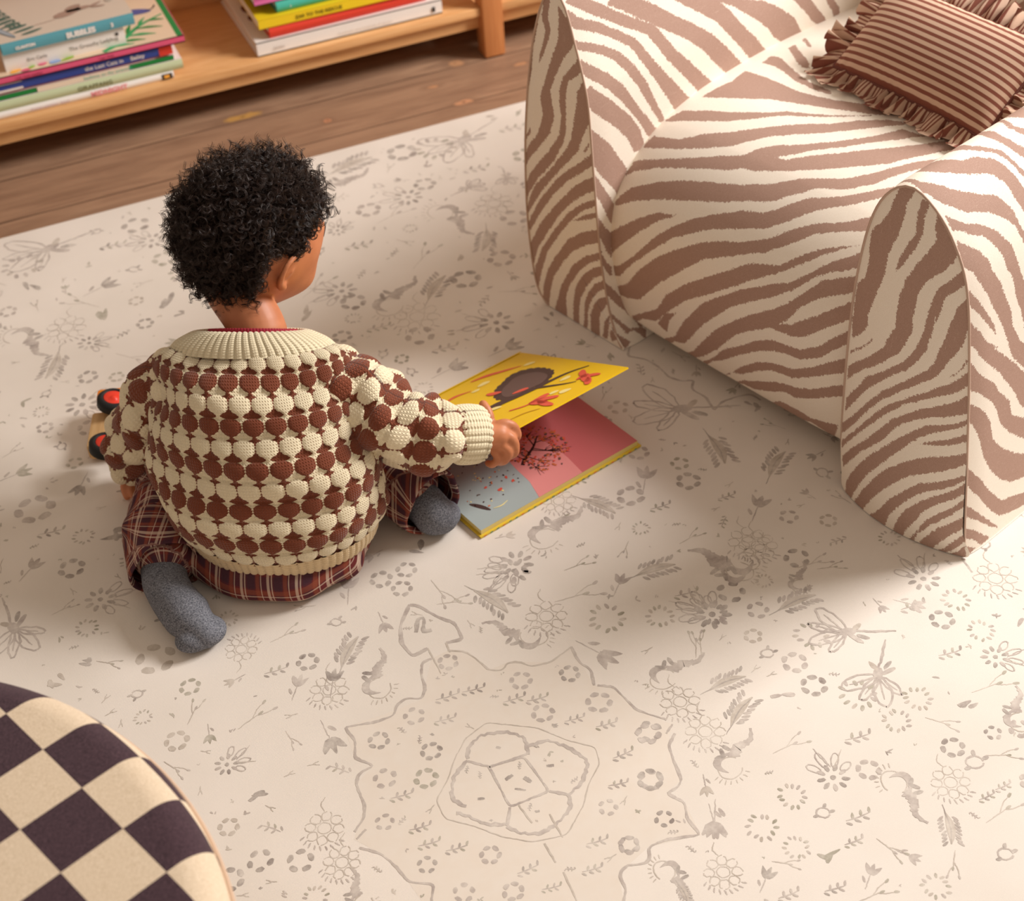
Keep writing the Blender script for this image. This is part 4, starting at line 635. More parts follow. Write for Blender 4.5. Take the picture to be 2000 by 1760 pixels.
def chk(P):  # cloth squares 6.8 cm, one corner at CO
    d = P-CO; return (d[:, 0]*ca+d[:, 1]*sa)/.0668, (-d[:, 0]*sa+d[:, 1]*ca)/.0682
na = 260; rr = np.r_[np.linspace(0, .385, 70)]; arc = np.linspace(0, np.pi/2, 16)[1:]
prof = [(r, PH+.012*(1-(r/.385)**2)) for r in rr]+[(.385+.040*math.sin(a), PH-.040*(1-math.cos(a))) for a in arc]
flatr = list(rr)+[.385+.040*a for a in arc]
ang = np.linspace(0, 2*np.pi, na, endpoint=False); V = []; Q = []
for (r, z), fr in zip(prof, flatr):
    V.append(np.stack([r*np.cos(ang), r*np.sin(ang), np.full(na, z)], 1)); u1, v1 = chk(PC+np.stack([fr*np.cos(ang), fr*np.sin(ang)], 1)); Q.append(np.stack([u1, v1, 0*u1], 1))
fast_mesh('top_panel', np.vstack(V), grid_faces(len(prof), na, True), M_chk, pouf, True, {'chk': np.vstack(Q)})
zs = np.linspace(PH-.040, .004, 40); V = []; Q = []; NS = 40
ang2 = np.linspace(0, 2*np.pi, 400)
for z in zs:
    f_ = (zs[0]-z)/(zs[0]-.004); r = .425+.006*math.sin(math.pi*f_)-.01*max(0, f_-.9)*10
    V.append(np.stack([r*np.cos(ang2), r*np.sin(ang2), np.full(400, z)], 1)); Q.append(np.stack([ang2/(2*np.pi)*NS+.35, np.full(400, (zs[0]-z)/.0675), 0*ang2], 1))
fast_mesh('side_panel', np.vstack(V), grid_faces(40, 400), M_chk, pouf, True, {'chk': np.vstack(Q)})
a_ = np.linspace(0, 2*np.pi, 200); Vt, Ft = tube_arrays(np.stack([.4262*np.cos(a_), .4262*np.sin(a_), np.full(200, PH-.041)], 1), .0030, 8, False); mesh_obj('piping', Vt, Ft, flat('pouf_piping', (206, 176, 150), .8), pouf)

# ---------------- toy truck behind the child ----------------
toy = thing('toy_car', 'wooden toy car with black tyres and red hubs lying tipped on the rug', 'toy car', (.043, 2.028, 0), math.radians(-18))
woodt = wood_mat('toy_beech', (214, 176, 124), (196, 154, 104), (228, 194, 146), 'Y', 1, .5, knots=False)
box('body', -.018, .046, -.016, .072, .004, .034, woodt, toy, .006)
def wheel(x, y, z, r, tilt):
    rot = Matrix.Rotation(tilt, 3, 'Y')
    prof_ = [(.0, -.010), (r*.8, -.010), (r, -.006), (r, .006), (r*.82, .011), (r*.66, .011), (r*.6, .007)]
    n = 28; V = [tuple(rot@Vector((a*math.cos(t), a*math.sin(t), b))+Vector((x, y, z))) for a, b in prof_ for t in np.linspace(0, 2*np.pi, n, endpoint=False)]
    # tread blocks
    V = [tuple(Vector(v)) for v in V]; wo = mesh_obj('wheel', V, [tuple(f) for f in grid_faces(len(prof_), n, True, True)]+[tuple(range(n))], flat('toy_tyre', (34, 34, 34), .6), toy)
    hp = [(r*.64, .006), (r*.60, .010), (r*.30, .006), (r*.22, .010), (0.0001, .011)]
    V = [tuple(rot@Vector((a*math.cos(t), a*math.sin(t), b))+Vector((x, y, z))) for a, b in hp for t in np.linspace(0, 2*np.pi, n, endpoint=False)]
    mesh_obj('hub', V, [tuple(f) for f in grid_faces(len(hp), n, True, True)], flat('toy_red', (240, 70, 50), .35), wo)
wheel(.022, .072, .050, .027, .25); wheel(.022, -.040, .050, .027, .25); wheel(.060, .025, .020, .016, .25)
box('cab', -.01, .05, .085, .112, .02, .050, flat('toy_orange', (244, 140, 30), .35), toy, .006)

# ---------------- the child ----------------
Lx, Fw = np.array([.886, -.463, 0]), np.array([.463, .886, 0])          # across the shoulders, and the way the chest faces
kid = thing('person', 'toddler in a brown and cream bobble knit sweater sitting on the rug', 'person', (.24, 1.69, 0))
KO = np.array([.24, 1.69, 0])
def capsule(pts, rad, n=18, m_=None):
    P = np.array(pts, float); m_ = m_ or max(8, len(P)*7); Q, u_ = catmull(P, m_)
    L = np.r_[0, np.cumsum(np.linalg.norm(np.diff(P, axis=0), axis=1))]; r = np.interp(u_/u_[-1], L/L[-1], rad)
    a = np.linspace(0, np.pi/2, 6)[1:]; T0 = Q[0]-Q[1]; T0 /= np.linalg.norm(T0); T1 = Q[-1]-Q[-2]; T1 /= np.linalg.norm(T1)
    pre = [Q[0]+T0*r[0]*math.sin(t) for t in a][::-1]; pr = [max(r[0]*math.cos(t), 1e-4) for t in a][::-1]
    post = [Q[-1]+T1*r[-1]*math.sin(t) for t in a]; po = [max(r[-1]*math.cos(t), 1e-4) for t in a]
    return tube_arrays(np.vstack([pre, Q, post]), np.r_[pr, r, po], n)
def ellipsoid(c, ax, R=None, nu=40, nv=24):
    V = []
    for i in range(nv+1):
        f_ = -np.pi/2+np.pi*i/nv
        for j in range(nu):
            a = 2*np.pi*j/nu; V.append((max(math.cos(f_), 1e-4)*math.cos(a)*ax[0], max(math.cos(f_), 1e-4)*math.sin(a)*ax[1], math.sin(f_)*ax[2]))
    V = np.array(V); V = V@(R.T if R is not None else np.eye(3))+np.array(c); F = [tuple(f) for f in grid_faces(nv+1, nu, True)]
    F.append(tuple(range(nu))[::-1]); F.append(tuple(range(nv*nu, nv*nu+nu))); return V, F
def union(name, pieces, mat, parent, voxel=.003, smooth=6, org=KO, fac=.5):
    """one continuous skin over overlapping closed pieces"""
    V, F, n = [], [], 0
    for v, f in pieces: V.append(v-org); F += [tuple(i+n for i in q) for q in f]; n += len(v)
    me = bpy.data.meshes.new('tmp'); me.from_pydata([tuple(v) for v in np.vstack(V)], [], F); me.update()
    o = bpy.data.objects.new('tmp', me); C.objects.link(o)
    r = o.modifiers.new('r', 'REMESH'); r.mode = 'VOXEL'; r.voxel_size = voxel
    s_ = o.modifiers.new('s', 'SMOOTH'); s_.iterations = smooth; s_.factor = fac
    dg = bpy.context.evaluated_depsgraph_get(); dg.update(); me2 = bpy.data.meshes.new_from_object(o.evaluated_get(dg)); bpy.data.objects.remove(o)
    me2.name = name; me2.materials.clear(); me2.materials.append(mat); me2.polygons.foreach_set('use_smooth', np.full(len(me2.polygons), True))
    co_ = np.empty(len(me2.vertices)*3, np.float32); me2.vertices.foreach_get('co', co_); co_[2::3] = np.maximum(co_[2::3], .0016); me2.vertices.foreach_set('co', co_); me2.update()
    o2 = bpy.data.objects.new(name, me2); C.objects.link(o2); o2.parent = parent; return o2

def skin_mat():
    q = NT('skin', .48, .4); v = q.coord('Object'); n = q.noise(v, 30, 3); p = q.noise(v, 500, 2)
    q.col(q.mix(q.step(n, .35, .65), srgb(186, 116, 78), srgb(200, 128, 88)))
    q.b.inputs['Subsurface Weight'].default_value = .12; q.b.inputs['Subsurface Radius'].default_value = (.012, .005, .003); q.b.inputs['Subsurface Scale'].default_value = .4
    q.bump(p, .08, .0004); return q.m
M_skin = skin_mat()
# head: local frame x = right ear, y = nose, z = crown
HC = np.array([.338, 1.912, .394]); haz, hp, hr = math.radians(67), math.radians(-24), math.radians(-10)
yv = np.array([math.sin(haz)*math.cos(hp), math.cos(haz)*math.cos(hp), math.sin(hp)]); xv = np.array([math.cos(haz), -math.sin(haz), 0.]); zv = np.cross(xv, yv)
xv, zv = xv*math.cos(hr)+zv*math.sin(hr), zv*math.cos(hr)-xv*math.sin(hr); HR = np.stack([xv, yv, zv], 1)
def head_pt(d):
    """surface point in the head frame for unit directions d (n,3)"""
    x, y, z = d[:, 0], d[:, 1], d[:, 2]; t = np.clip(-z, 0, 1)
    P = np.stack([x*.0735*(1-.24*t**2), np.where(y > 0, y*.085*(1-.07*t), y*.094*(1-.50*t**1.5)), np.where(z > 0, z*.084, z*.103)], 1)
    P[:, 2] -= .012*np.clip(y, 0, 1)*t                                   # chin
    def g(cx, cy, cz, s_, a, dr=(0, 1, 0)):
        w_ = np.exp(-((P[:, 0]-cx)**2+(P[:, 1]-cy)**2+(P[:, 2]-cz)**2)/(2*s_*s_)); P[:] = P+w_[:, None]*a*np.array(dr)
    g(0, .084, .030, .026, .008); g(0, .087, -.026, .0085, .013); g(0, .088, -.010, .007, .005)
    for s_ in (1, -1):
        g(.030*s_, .075, -.004, .010, -.007); g(.042*s_, .056, -.046, .020, .012, (.5*s_, .85, -.1)); g(.006*s_, .084, -.030, .006, .004, (.6*s_, .5, 0)); g(.024*s_, .083, .016, .010, .003)
    g(0, .080, -.052, .010, .006); g(0, .082, -.0555, .0035, -.004); g(0, .074, -.078, .012, .006, (0, .8, -.4)); g(0, .076, -.064, .006, -.003)
    return P
HS = 1.16
def hw(P): return P@HR.T*HS+HC
nph, nth = 110, 150; dd = []
for i in range(nph+1):
    f_ = -np.pi/2+np.pi*i/nph
    for j in range(nth): a = 2*np.pi*j/nth; dd.append((max(math.cos(f_), 1e-4)*math.sin(a), max(math.cos(f_), 1e-4)*math.cos(a), math.sin(f_)))
hv = hw(head_pt(np.array(dd))); hf = [tuple(f[::-1]) for f in grid_faces(nph+1, nth, True)]+[tuple(range(nth)), tuple(range(nph*nth, (nph+1)*nth))[::-1]]
def hl(x, y, z): return hw(np.array([[x, y, z]]))[0]
ears = []
for s_ in (1, -1):
    rim = [hl(s_*(.068+.004), -.004, -.030), hl(s_*.076, -.014, -.022), hl(s_*.083, -.022, -.008), hl(s_*.085, -.022, .008), hl(s_*.082, -.012, .017), hl(s_*.075, -.001, .014), hl(s_*.071, .002, .004)]
    ears.append(capsule(rim, [.0065, .0050, .0042, .0042, .0042, .0040, .0035], 12, 30)); ears.append(ellipsoid(hl(s_*.073, -.008, -.004), (.0050, .013, .018), HR)); ears.append(ellipsoid(hl(s_*.0735, -.002, -.006), (.006, .004, .006), HR, 16, 10))
    ears.append(ellipsoid(hl(s_*.0735, -.007, -.028), (.0050, .0075, .0085), HR, 20, 12))
neck = capsule([(.290, 1.812, .270), (.296, 1.832, .305), hl(.004, -.034, -.052), hl(0, -.01, -.02)], [.046, .041, .040, .044], 28, 24)
chest = capsule([(.25, 1.685, .09), (.255, 1.70, .15), (.262, 1.745, .22), (.272, 1.775, .262)], [.070, .072, .066, .052], 28)
shoulder = capsule([(.185, 1.828, .236), (.222, 1.806, .244), (.275, 1.795, .250), (.325, 1.765, .244), (.362, 1.742, .236)], [.030, .032, .034, .032, .030], 24)
armR = capsule([(.362, 1.740, .238), (.402, 1.692, .216), (.428, 1.656, .196), (.480, 1.626, .180), (.525, 1.620, .166), (.556, 1.620, .155)], [.032, .029, .026, .024, .019, .018], 20)
HND = {'wrist': [(.5322, 1.6251, .1599), (.5505, 1.6218, .1544), (.5662, 1.6179, .1503)], 'palm': [(.5661, 1.6242, .1572), (.5835, 1.6195, .156)],
'idx': [(.5693, 1.6239, .1581), (.5868, 1.6207, .1616), (.5993, 1.6172, .1536), (.6035, 1.6163, .136), (.5987, 1.6224, .1223)],
'mid': [(.5667, 1.6187, .1514), (.5834, 1.6088, .1504), (.5923, 1.6028, .1398), (.5919, 1.6009, .1208), (.5861, 1.6082, .1095)],
'ring': [(.5631, 1.615, .1459), (.5747, 1.6036, .1383), (.5813, 1.5978, .1284), (.5753, 1.5995, .1126), (.57, 1.6078, .1042)],
'pinky': [(.56, 1.6145, .1396), (.5635, 1.6038, .1278), (.5659, 1.5994, .1194), (.5573, 1.6038, .1085), (.5533, 1.6122, .1054)],
'thumb': [(.5583, 1.6309, .1552), (.5691, 1.6358, .1648), (.5711, 1.6451, .1727), (.5698, 1.6565, .1784)]}
hand = [capsule(HND['wrist'], [.018, .017, .017], 16), capsule([(.560, 1.618, .152), (.5745, 1.6135, .1505)], [.0175, .0165], 16)]
for k, r in (('idx', [.0085, .0080, .0076, .0070, .0062]), ('mid', [.0085, .0080, .0078, .0072, .0063]), ('ring', [.0085, .0078, .0074, .0068, .0060]), ('pinky', [.0080, .0070, .0066, .0060, .0054]), ('thumb', [.0100, .0085, .0078, .0070])):
    hand.append(capsule(HND[k], r, 14, 26))
armL = capsule([(.185, 1.828, .236), (.156, 1.850, .212), (.114, 1.878, .145), (.090, 1.902, .082), (.076, 1.926, .036)], [.032, .029, .026, .022, .017], 20)
handL = [capsule([(.074, 1.926, .034), (.077, 1.914, .020)], [.016, .014], 16)]
for i, (dx, dy) in enumerate(((.016, -.001), (.010, -.006), (.004, -.009), (-.003, -.011))):
    handL.append(capsule([(.071+dx*.7, 1.920+dy*.6, .018), (.070+dx, 1.908+dy, .017), (.070+dx, 1.897+dy, .011), (.070+dx, 1.888+dy, .0075)], [.0072, .0066, .0060, .0052], 12, 20))
handL.append(capsule([(.066, 1.926, .026), (.058, 1.912, .016), (.057, 1.900, .0085)], [.0085, .0074, .0060], 12, 16))
legs = [capsule([(.175, 1.745, .056), (.142, 1.80, .054), (.114, 1.842, .046)], [.050, .046, .036], 20), capsule([(.112, 1.842, .042), (.090, 1.78, .036), (.076, 1.712, .032)], [.034, .032, .024], 20),
        capsule([(.315, 1.67, .060), (.375, 1.77, .062), (.405, 1.85, .050)], [.050, .046, .036], 20), capsule([(.405, 1.85, .045), (.425, 1.76, .038), (.452, 1.672, .034)], [.034, .030, .024], 20),
        capsule([(.19, 1.70, .062), (.24, 1.675, .066), (.29, 1.655, .062)], [.060, .064, .060], 24)]
feet = [capsule([(.074, 1.71, .032), (.068, 1.66, .028), (.076, 1.61, .024), (.084, 1.585, .020)], [.023, .022, .021, .016], 18), capsule([(.450, 1.672, .034), (.460, 1.640, .030), (.470, 1.624, .026)], [.023, .021, .018], 18)]
body = union('body', [(hv, hf)]+ears+[neck, chest, shoulder, armR, armL]+hand+handL+legs+feet, M_skin, kid, .0024, 5)
# eyes, lashes, brows and lips, each laid on the face
_fp = head_pt(np.array(dd)); _fp = _fp[_fp[:, 1] > .02]
def face(x, z, lift=0.0):
    k = np.argsort((_fp[:, 0]-x)**2+(_fp[:, 2]-z)**2)[:4]; return hl(x, float(_fp[k, 1].mean())+lift, z)
for s_ in (1, -1):
    V, F = ellipsoid(face(s_*.030, -.005, -.0078), (.0105, .0105, .0100), HR, 20, 14); e_ = mesh_obj('eye', V-KO, F, flat('eye_white', (232, 224, 216), .2), kid)
    V, F = ellipsoid(face(s_*.030, -.007, -.0008), (.0052, .0044, .0052), HR, 16, 10); mesh_obj('iris', V-KO, F, flat('iris', (44, 26, 18), .15), e_)
    J = Join(); V, F = capsule([face(s_*.020, .002, .0012), face(s_*.030, .0045, .0022), face(s_*.040, .001, .0012)], [.0008, .0012, .0006], 8, 14); J.add(V-KO, F, flat('lash', (24, 16, 14), .6))
    for k in range(8):
        x0 = .021+k*.0024; A_ = face(s_*x0, .001, .002); V, F = capsule([A_, A_+yv*.0035-zv*.0025], [.0003, .0002], 5, 5); J.add(V-KO, F, flat('lash', (24, 16, 14)))
    J.obj('eyelashes', kid, True)
    V, F = capsule([face(s_*.015, .021, .0002), face(s_*.029, .0255, .0002), face(s_*.043, .0205, .0002)], [.0012, .0016, .0008], 8, 16); mesh_obj('eyebrow', V-KO, F, flat('brow', (48, 32, 26), .8), kid)
V, F = capsule([face(-.015, -.0525), face(-.005, -.0500, .001), face(0, -.0515), face(.005, -.0500, .001), face(.015, -.0525)], [.0013, .0026, .0022, .0026, .0013], 10, 24)
V2, F2 = capsule([face(-.014, -.0550), face(0, -.0595, .001), face(.014, -.0550)], [.0012, .0032, .0012], 10, 20)
J = Join(); J.add(V-KO, F, flat('lips', (170, 92, 78), .4)); J.add(V2-KO, F2, flat('lips', (170, 92, 78), .4)); J.obj('lips', kid, True)

# curly hair: locks of fine coils all over the scalp
M_hair = NT('hair', .42, .45); M_hair.col(srgb(46, 29, 21)); M_hair = M_hair.m
M_scalp = NT('hair_base', .8, .2); _n = M_scalp.noise(M_scalp.coord('Object'), 220, 3, .7); M_scalp.col(M_scalp.mix(M_scalp.step(_n, .4, .7), srgb(26, 18, 16), srgb(52, 36, 30))); M_scalp.bump(_n, .8, .003); M_scalp = M_scalp.m
def in_hair(d, e=0):
    x, y, z = d[:, 0], d[:, 1], d[:, 2]; ax_ = np.abs(x)
    line = np.where(y > -.05, .12+.96*np.clip(y+.05, 0, 1)**.72, -.50+.0*y)         # hairline over temple and brow
    line = np.where((y > -.30) & (y <= -.05), .10-.35*(np.clip(-.05-y, 0, .25)/.25), line); line = np.where(y <= -.30, -.25-.42*np.clip(-.30-y, 0, .35)/.35, line)
    return (z > line+e) & ~((ax_ > .80) & (np.abs(y+.08) < .34) & (z < .20))
nph, nth = 90, 140; V = []; keep = []
for i in range(nph+1):
    f_ = -np.pi/2+np.pi*i/nph
    for j in range(nth): a = 2*np.pi*j/nth; V.append((max(math.cos(f_), 1e-4)*math.sin(a), max(math.cos(f_), 1e-4)*math.cos(a), math.sin(f_)))
dv = np.array(V); hp_ = head_pt(dv); inh = in_hair(dv, .03); F = grid_faces(nph+1, nth, True)[:, ::-1]; F = F[inh[F].all(1)]
idx_ = np.unique(F); mp = -np.ones(len(dv), int); mp[idx_] = np.arange(len(idx_))
bn = rng.normal(0, .0010, len(idx_)); cap = hw(hp_[idx_]*(1+(.0045+bn)/np.linalg.norm(hp_[idx_], axis=1))[:, None])
hair_cap = fast_mesh('hair', cap-KO, mp[F], M_scalp, kid)
N = 5200; dirs = rng.normal(size=(N*4, 3)); dirs /= np.linalg.norm(dirs, axis=1)[:, None]; dirs = dirs[in_hair(dirs)][:N]; N = len(dirs)
side_thin = (dirs[:, 0] > .25) & (dirs[:, 1] > -.35) & (dirs[:, 2] < .62)
root = head_pt(dirs); nrm = root/np.array([.0725, .086, .086])**2; nrm /= np.linalg.norm(nrm, axis=1)[:, None]
allV, allF, nb = [], [], 0; K = 26
down = np.array([0, -.25, -1.]); 
for part_ in range(4):
    hairs = rng.integers(0, N, 3000) if part_ else np.arange(N)
    if part_ >= 2:                                                      # bigger loose ringlets, several hairs in each
        seeds = rng.integers(0, N, 760); hairs = np.repeat(seeds, 6)
    r0, n0 = root[hairs], nrm[hairs]; M = len(hairs)
    jit = rng.normal(0, .0015, (M, 3)); tang = np.cross(n0, rng.normal(size=(M, 3))); tang /= np.linalg.norm(tang, axis=1)[:, None]; bit = np.cross(n0, tang)
    if part_ >= 2:
        ns_ = len(hairs)//6; jit = np.repeat(rng.normal(0, .001, (ns_, 3)), 6, 0)+rng.normal(0, .0006, (M, 3)); tang = np.cross(n0, np.repeat(rng.normal(size=(ns_, 3)), 6, 0)); tang /= np.linalg.norm(tang, axis=1)[:, None]
    top = np.clip(r0[:, 2]/.08+.35, 0, 1); Ln = rng.uniform(.008, .018, M)*(.75+.55*top); Ln[side_thin[hairs]] *= .55
    Ln *= np.clip(1.15-r0[:, 1]*8, .45, 1); back = r0[:, 1] < -.03; Ln[back] *= 1.15
    lean = tang*rng.uniform(.1, .7, (M, 1))+down*rng.uniform(0, .45, (M, 1)); ax_ = n0+lean*.6; ax_ /= np.linalg.norm(ax_, axis=1)[:, None]
    rad = rng.uniform(.0022, .0044, M); rad[side_thin[hairs]] *= .8; turns = rng.uniform(1.2, 2.8, M); ph0 = rng.uniform(0, 6.28, M); hand_ = rng.choice([-1, 1], M)
    if part_ >= 2:
        rp = lambda a_: np.repeat(a_, 6); q6 = lambda lo, hi: rp(rng.uniform(lo, hi, ns_))
        Ln = q6(.018, .040)*(.8+.3*top)*rng.uniform(.92, 1.06, M); Ln[side_thin[hairs]] *= .5; Ln *= np.clip(1.15-r0[:, 1]*9, .35, 1); rad = q6(.0040, .0070)*rng.uniform(.9, 1.08, M); turns = q6(1.4, 3.0); ph0 = q6(0, 6.28)+rng.normal(0, .12, M); hand_ = rp(rng.choice([-1, 1], ns_))
        lean = tang*q6(.1, .6)[:, None]+down*q6(.0, .5)[:, None]; ax_ = n0+lean*.6; ax_ /= np.linalg.norm(ax_, axis=1)[:, None]
    t = np.linspace(0, 1, K); a = ph0[:, None]+hand_[:, None]*turns[:, None]*2*np.pi*t
    e1_ = np.cross(ax_, (np.array([.3, .5, .8])+0*ax_) if part_ >= 2 else rng.normal(size=(M, 3))); e1_ /= np.linalg.norm(e1_, axis=1)[:, None]; e2_ = np.cross(ax_, e1_)
    grow = np.clip(t*3, 0, 1)*(1-.25*t)
    P = (r0+jit)[:, None]+ax_[:, None]*(Ln[:, None]*t**.9)[..., None]+(e1_[:, None]*np.cos(a)[..., None]+e2_[:, None]*np.sin(a)[..., None])*(rad[:, None]*grow)[..., None]
    P = P-(e1_*np.cos(ph0)[:, None]+e2_*np.sin(ph0)[:, None])[:, None]*(rad[:, None]*grow)[..., None]*.6
    T = np.gradient(P, axis=1); T /= np.linalg.norm(T, axis=2)[..., None]+1e-9; U_ = np.cross(T, ax_[:, None]+.3*e1_[:, None]); U_ /= np.linalg.norm(U_, axis=2)[..., None]+1e-9; W_ = np.cross(T, U_)
    w_ = rng.uniform(.00024, .00048, (M, 1))*np.clip(1.35-1.0*t, .35, 1)
    ring = [P+(U_*math.cos(b)+W_*math.sin(b))*w_[..., None] for b in (0, 2.094, 4.189)]
    Vh = np.stack(ring, 2).reshape(M, K*3, 3); base = (np.arange(M)*K*3)[:, None, None]
    k_, c_ = np.meshgrid(np.arange(K-1), np.arange(3), indexing='ij'); c2 = (c_+1) % 3; q_ = np.stack([k_*3+c_, k_*3+c2, (k_+1)*3+c2, (k_+1)*3+c_], -1).reshape(1, -1, 4)
    allV.append(Vh.reshape(-1, 3)); allF.append((base+q_).reshape(-1, 4)+nb); nb += M*K*3
fast_mesh('curls', hw(np.vstack(allV))-KO, np.vstack(allF), M_hair, hair_cap)

# ---- knitted sweater ----
def knit_mat(name, two=True, base=(240, 224, 190)):
    q = NT(name, .9, .12); sp = q.n('SeparateXYZ'); q.t.links.new(q.attr('kn', 'Vector'), sp.inputs[0]); cx, cy, cz = sp.outputs
    fx = q.math('ABSOLUTE', q.math('SUBTRACT', q.math('FRACT', cx), .5)); st = q.math('ABSOLUTE', q.math('SUBTRACT', q.math('FRACT', q.math('ADD', cy, q.math('MULTIPLY', fx, .9))), .5))
    groove = q.math('MINIMUM', q.math('MULTIPLY', fx, 3.0), 1.0); h = q.math('MULTIPLY', q.math('MULTIPLY', q.math('SUBTRACT', .55, st), 1.6), q.math('SUBTRACT', 1.15, q.math('POWER', q.math('MULTIPLY', fx, 2.0), 3.0)))
    fz = q.noise(q.coord('Object'), 900, 2, .7)
    cream = q.mix(q.step(fz, .3, .75), srgb(232, 214, 178), srgb(248, 236, 206)); 
    if two:
        g = q.math('ADD', q.attr('tone'), q.math('MULTIPLY', q.math('SUBTRACT', st, .25), .10))
        brown = q.mix(q.step(fz, .3, .75), srgb(112, 56, 36), srgb(140, 76, 52)); q.col(q.mix(q.step(g, -.012, .012), brown, cream))
    else: q.col(q.mix(q.step(fz, .3, .75), srgb(*[c*.94 for c in base]), srgb(*base)))
    b = q.bump(h, .75, .0016); q.bump(fz, .3, .0005, b); q.b.inputs['Sheen Weight'].default_value = .25; q.b.inputs['Sheen Roughness'].default_value = .5; return q.m
M_knit = knit_mat('bobble_knit'); M_rib = knit_mat('rib_knit', False, (240, 226, 192)); M_rib2 = knit_mat('rib_knit_hem', False, (226, 200, 158))
def bobble(c, r):
    """c, r in cells -> tone (cream > 0) and puff height 0..1"""
    k = np.floor(r); fy = r-k; dx = np.mod(c+.5*np.mod(k, 2), 1)-.5
    top = .41+.075*np.sin(np.clip(fy/.42, 0, 1)*np.pi/2); bot = .08+.39*np.cos(np.clip((fy-.48)/.34, 0, 1)*np.pi/2)**.8
    hwid = np.where(fy < .48, top, bot); hwid = np.where(fy < .10, .20+.21*np.sqrt(np.clip(fy/.10, 0, 1)), hwid); hwid = np.where(fy > .9, hwid+(fy-.9)*1.3, hwid)
    ins = hwid-np.abs(dx); s_ = np.where(np.mod(k, 2) == 0, 1, -1)
    ey = np.clip(1-((fy-.46)/.50)**2, 0, 1); ex = np.clip(1-(dx/.46)**2, 0, 1); puff = (ex*ey)**.30
    tail = np.clip(1-(np.abs(np.abs(dx)-.5)/.07), 0, 1)*.35*(fy < .75)
    return ins*s_, np.where(ins > 0, puff, np.maximum(puff*.2, tail))
def knit_tube(rings, ncol, nrow, npc, npr, bump, r_off=0, wr=None, c_off=0):
    """rings: list of (centre, axis_a*len, axis_b*len); returns V, F, attrs for a tube knitted top (first ring) to bottom"""
    Rg = np.array([np.r_[c, a, b] for c, a, b in rings], float); L = np.r_[0, np.cumsum(np.linalg.norm(np.diff(Rg[:, :3], axis=0), axis=1)+.35*np.linalg.norm(np.diff(Rg[:, 3:6], axis=0), axis=1))]
    D, u_ = catmull(Rg, nrow*npr+1); nr = len(D); nc = ncol*npc
    th = np.linspace(0, 2*np.pi, nc, endpoint=False); P = D[:, None, :3]+np.cos(th)[None, :, None]*D[:, None, 3:6]+np.sin(th)[None, :, None]*D[:, None, 6:9]
    dth = np.roll(P, -1, 1)-np.roll(P, 1, 1); dv_ = np.gradient(P, axis=0); nn = np.cross(dth, dv_); nn /= np.linalg.norm(nn, axis=2)[..., None]+1e-12
    out = P-D[:, None, :3]; sg = np.sign((nn*out).sum(2).mean()); nn *= sg
    c = np.arange(nc)[None]/npc+0*P[..., 0]+c_off; r = (np.arange(nr)/npr)[:, None]+0*c+r_off
    if wr is not None: P = P+nn*wr(th[None]+0*r, r/nrow)[..., None]
    tone, puff = bobble(c, r); P = P+nn*(puff*bump)[..., None]
    return P.reshape(-1, 3), grid_faces(nr, nc, True, sg < 0), tone.ravel(), np.stack([c*8.0, r*7.0, 0*c], -1).reshape(-1, 3)
T_ = [(.2805, 1.801, .289, .116, .066, .030), (.277, 1.790, .277, .136, .078, .026), (.271, 1.769, .256, .145, .088, .018), (.264, 1.748, .232, .154, .093, .012), (.258, 1.728, .203, .159, .098, .006), (.253, 1.708, .168, .163, .104, 0), (.250, 1.694, .135, .164, .108, 0), (.249, 1.684, .104, .159, .108, 0), (.250, 1.678, .088, .149, .105, 0), (.251, 1.676, .076, .141, .102, 0)]
def tor_wr(th, v):
    w_ = .0035*np.sin(3*th+9*v)+.003*np.sin(5*th-13*v+1)+.0025*np.sin(2*th+22*v)
    fold = .010*np.exp(-((th-5.35-.5*v)/.20)**2)*np.sin(np.pi*np.clip((v-.35)/.6, 0, 1))-.008*np.exp(-((th-5.55-.6*v)/.16)**2)*np.clip((v-.3)*2, 0, 1)   # folds under the raised arm
    return (w_+fold)*np.clip((1.02-v)*5, 0, 1)
rings = [((x, y_, z), Lx*a, -Fw*b+np.array([0, 0, tl])) for x, y_, z, a, b, tl in T_]
V1, F1, t1, k1 = knit_tube(rings, 30, 11, 14, 14, .0050, 0, tor_wr)
def sleeve(path, rad, ncol, nrow, up, off):
    P = np.array(path, float); T = np.gradient(P, axis=0); T /= np.linalg.norm(T, axis=1)[:, None]; u0 = np.array(up, float); rg = []
    for p, t, r in zip(P, T, rad):
        u1 = u0-t*(u0@t); u1 /= np.linalg.norm(u1); v1 = np.cross(t, u1); rr = r if np.ndim(r) else (r, r); rg.append((p, u1*rr[0], v1*rr[1]))
    wr = lambda th, v: .0045*np.sin(2*th+17*v)+.003*np.sin(4*th-21*v)
    return knit_tube(rg, ncol, nrow, 12, 12, .0070, off, wr), rg
SR = [(.335, 1.762, .248), (.372, 1.727, .236), (.402, 1.692, .216), (.428, 1.656, .196), (.458, 1.634, .184), (.492, 1.622, .176), (.514, 1.619, .170)]
(V2_, F2_, t2, k2), rgR = sleeve(SR, [.046, .054, .057, .055, .050, .045, .036], 9, 8, (0, 0, 1), 1)
SL = [(.212, 1.812, .250), (.185, 1.829, .240), (.156, 1.850, .212), (.126, 1.868, .170), (.104, 1.882, .124), (.090, 1.902, .084), (.082, 1.917, .060)]
(V3_, F3_, t3, k3), rgL = sleeve(SL, [.044, .050, .053, .052, .049, .043, .034], 9, 8, (0, 0, 1), 1)
n1, n2 = len(V1), len(V2_)
sweater = fast_mesh('sweater', np.vstack([V1, V2_, V3_])-KO, np.vstack([F1, F2_+n1, F3_+n1+n2]), M_knit, kid, True, {'tone': np.r_[t1, t2, t3], 'kn': np.vstack([k1, k2, k3])})
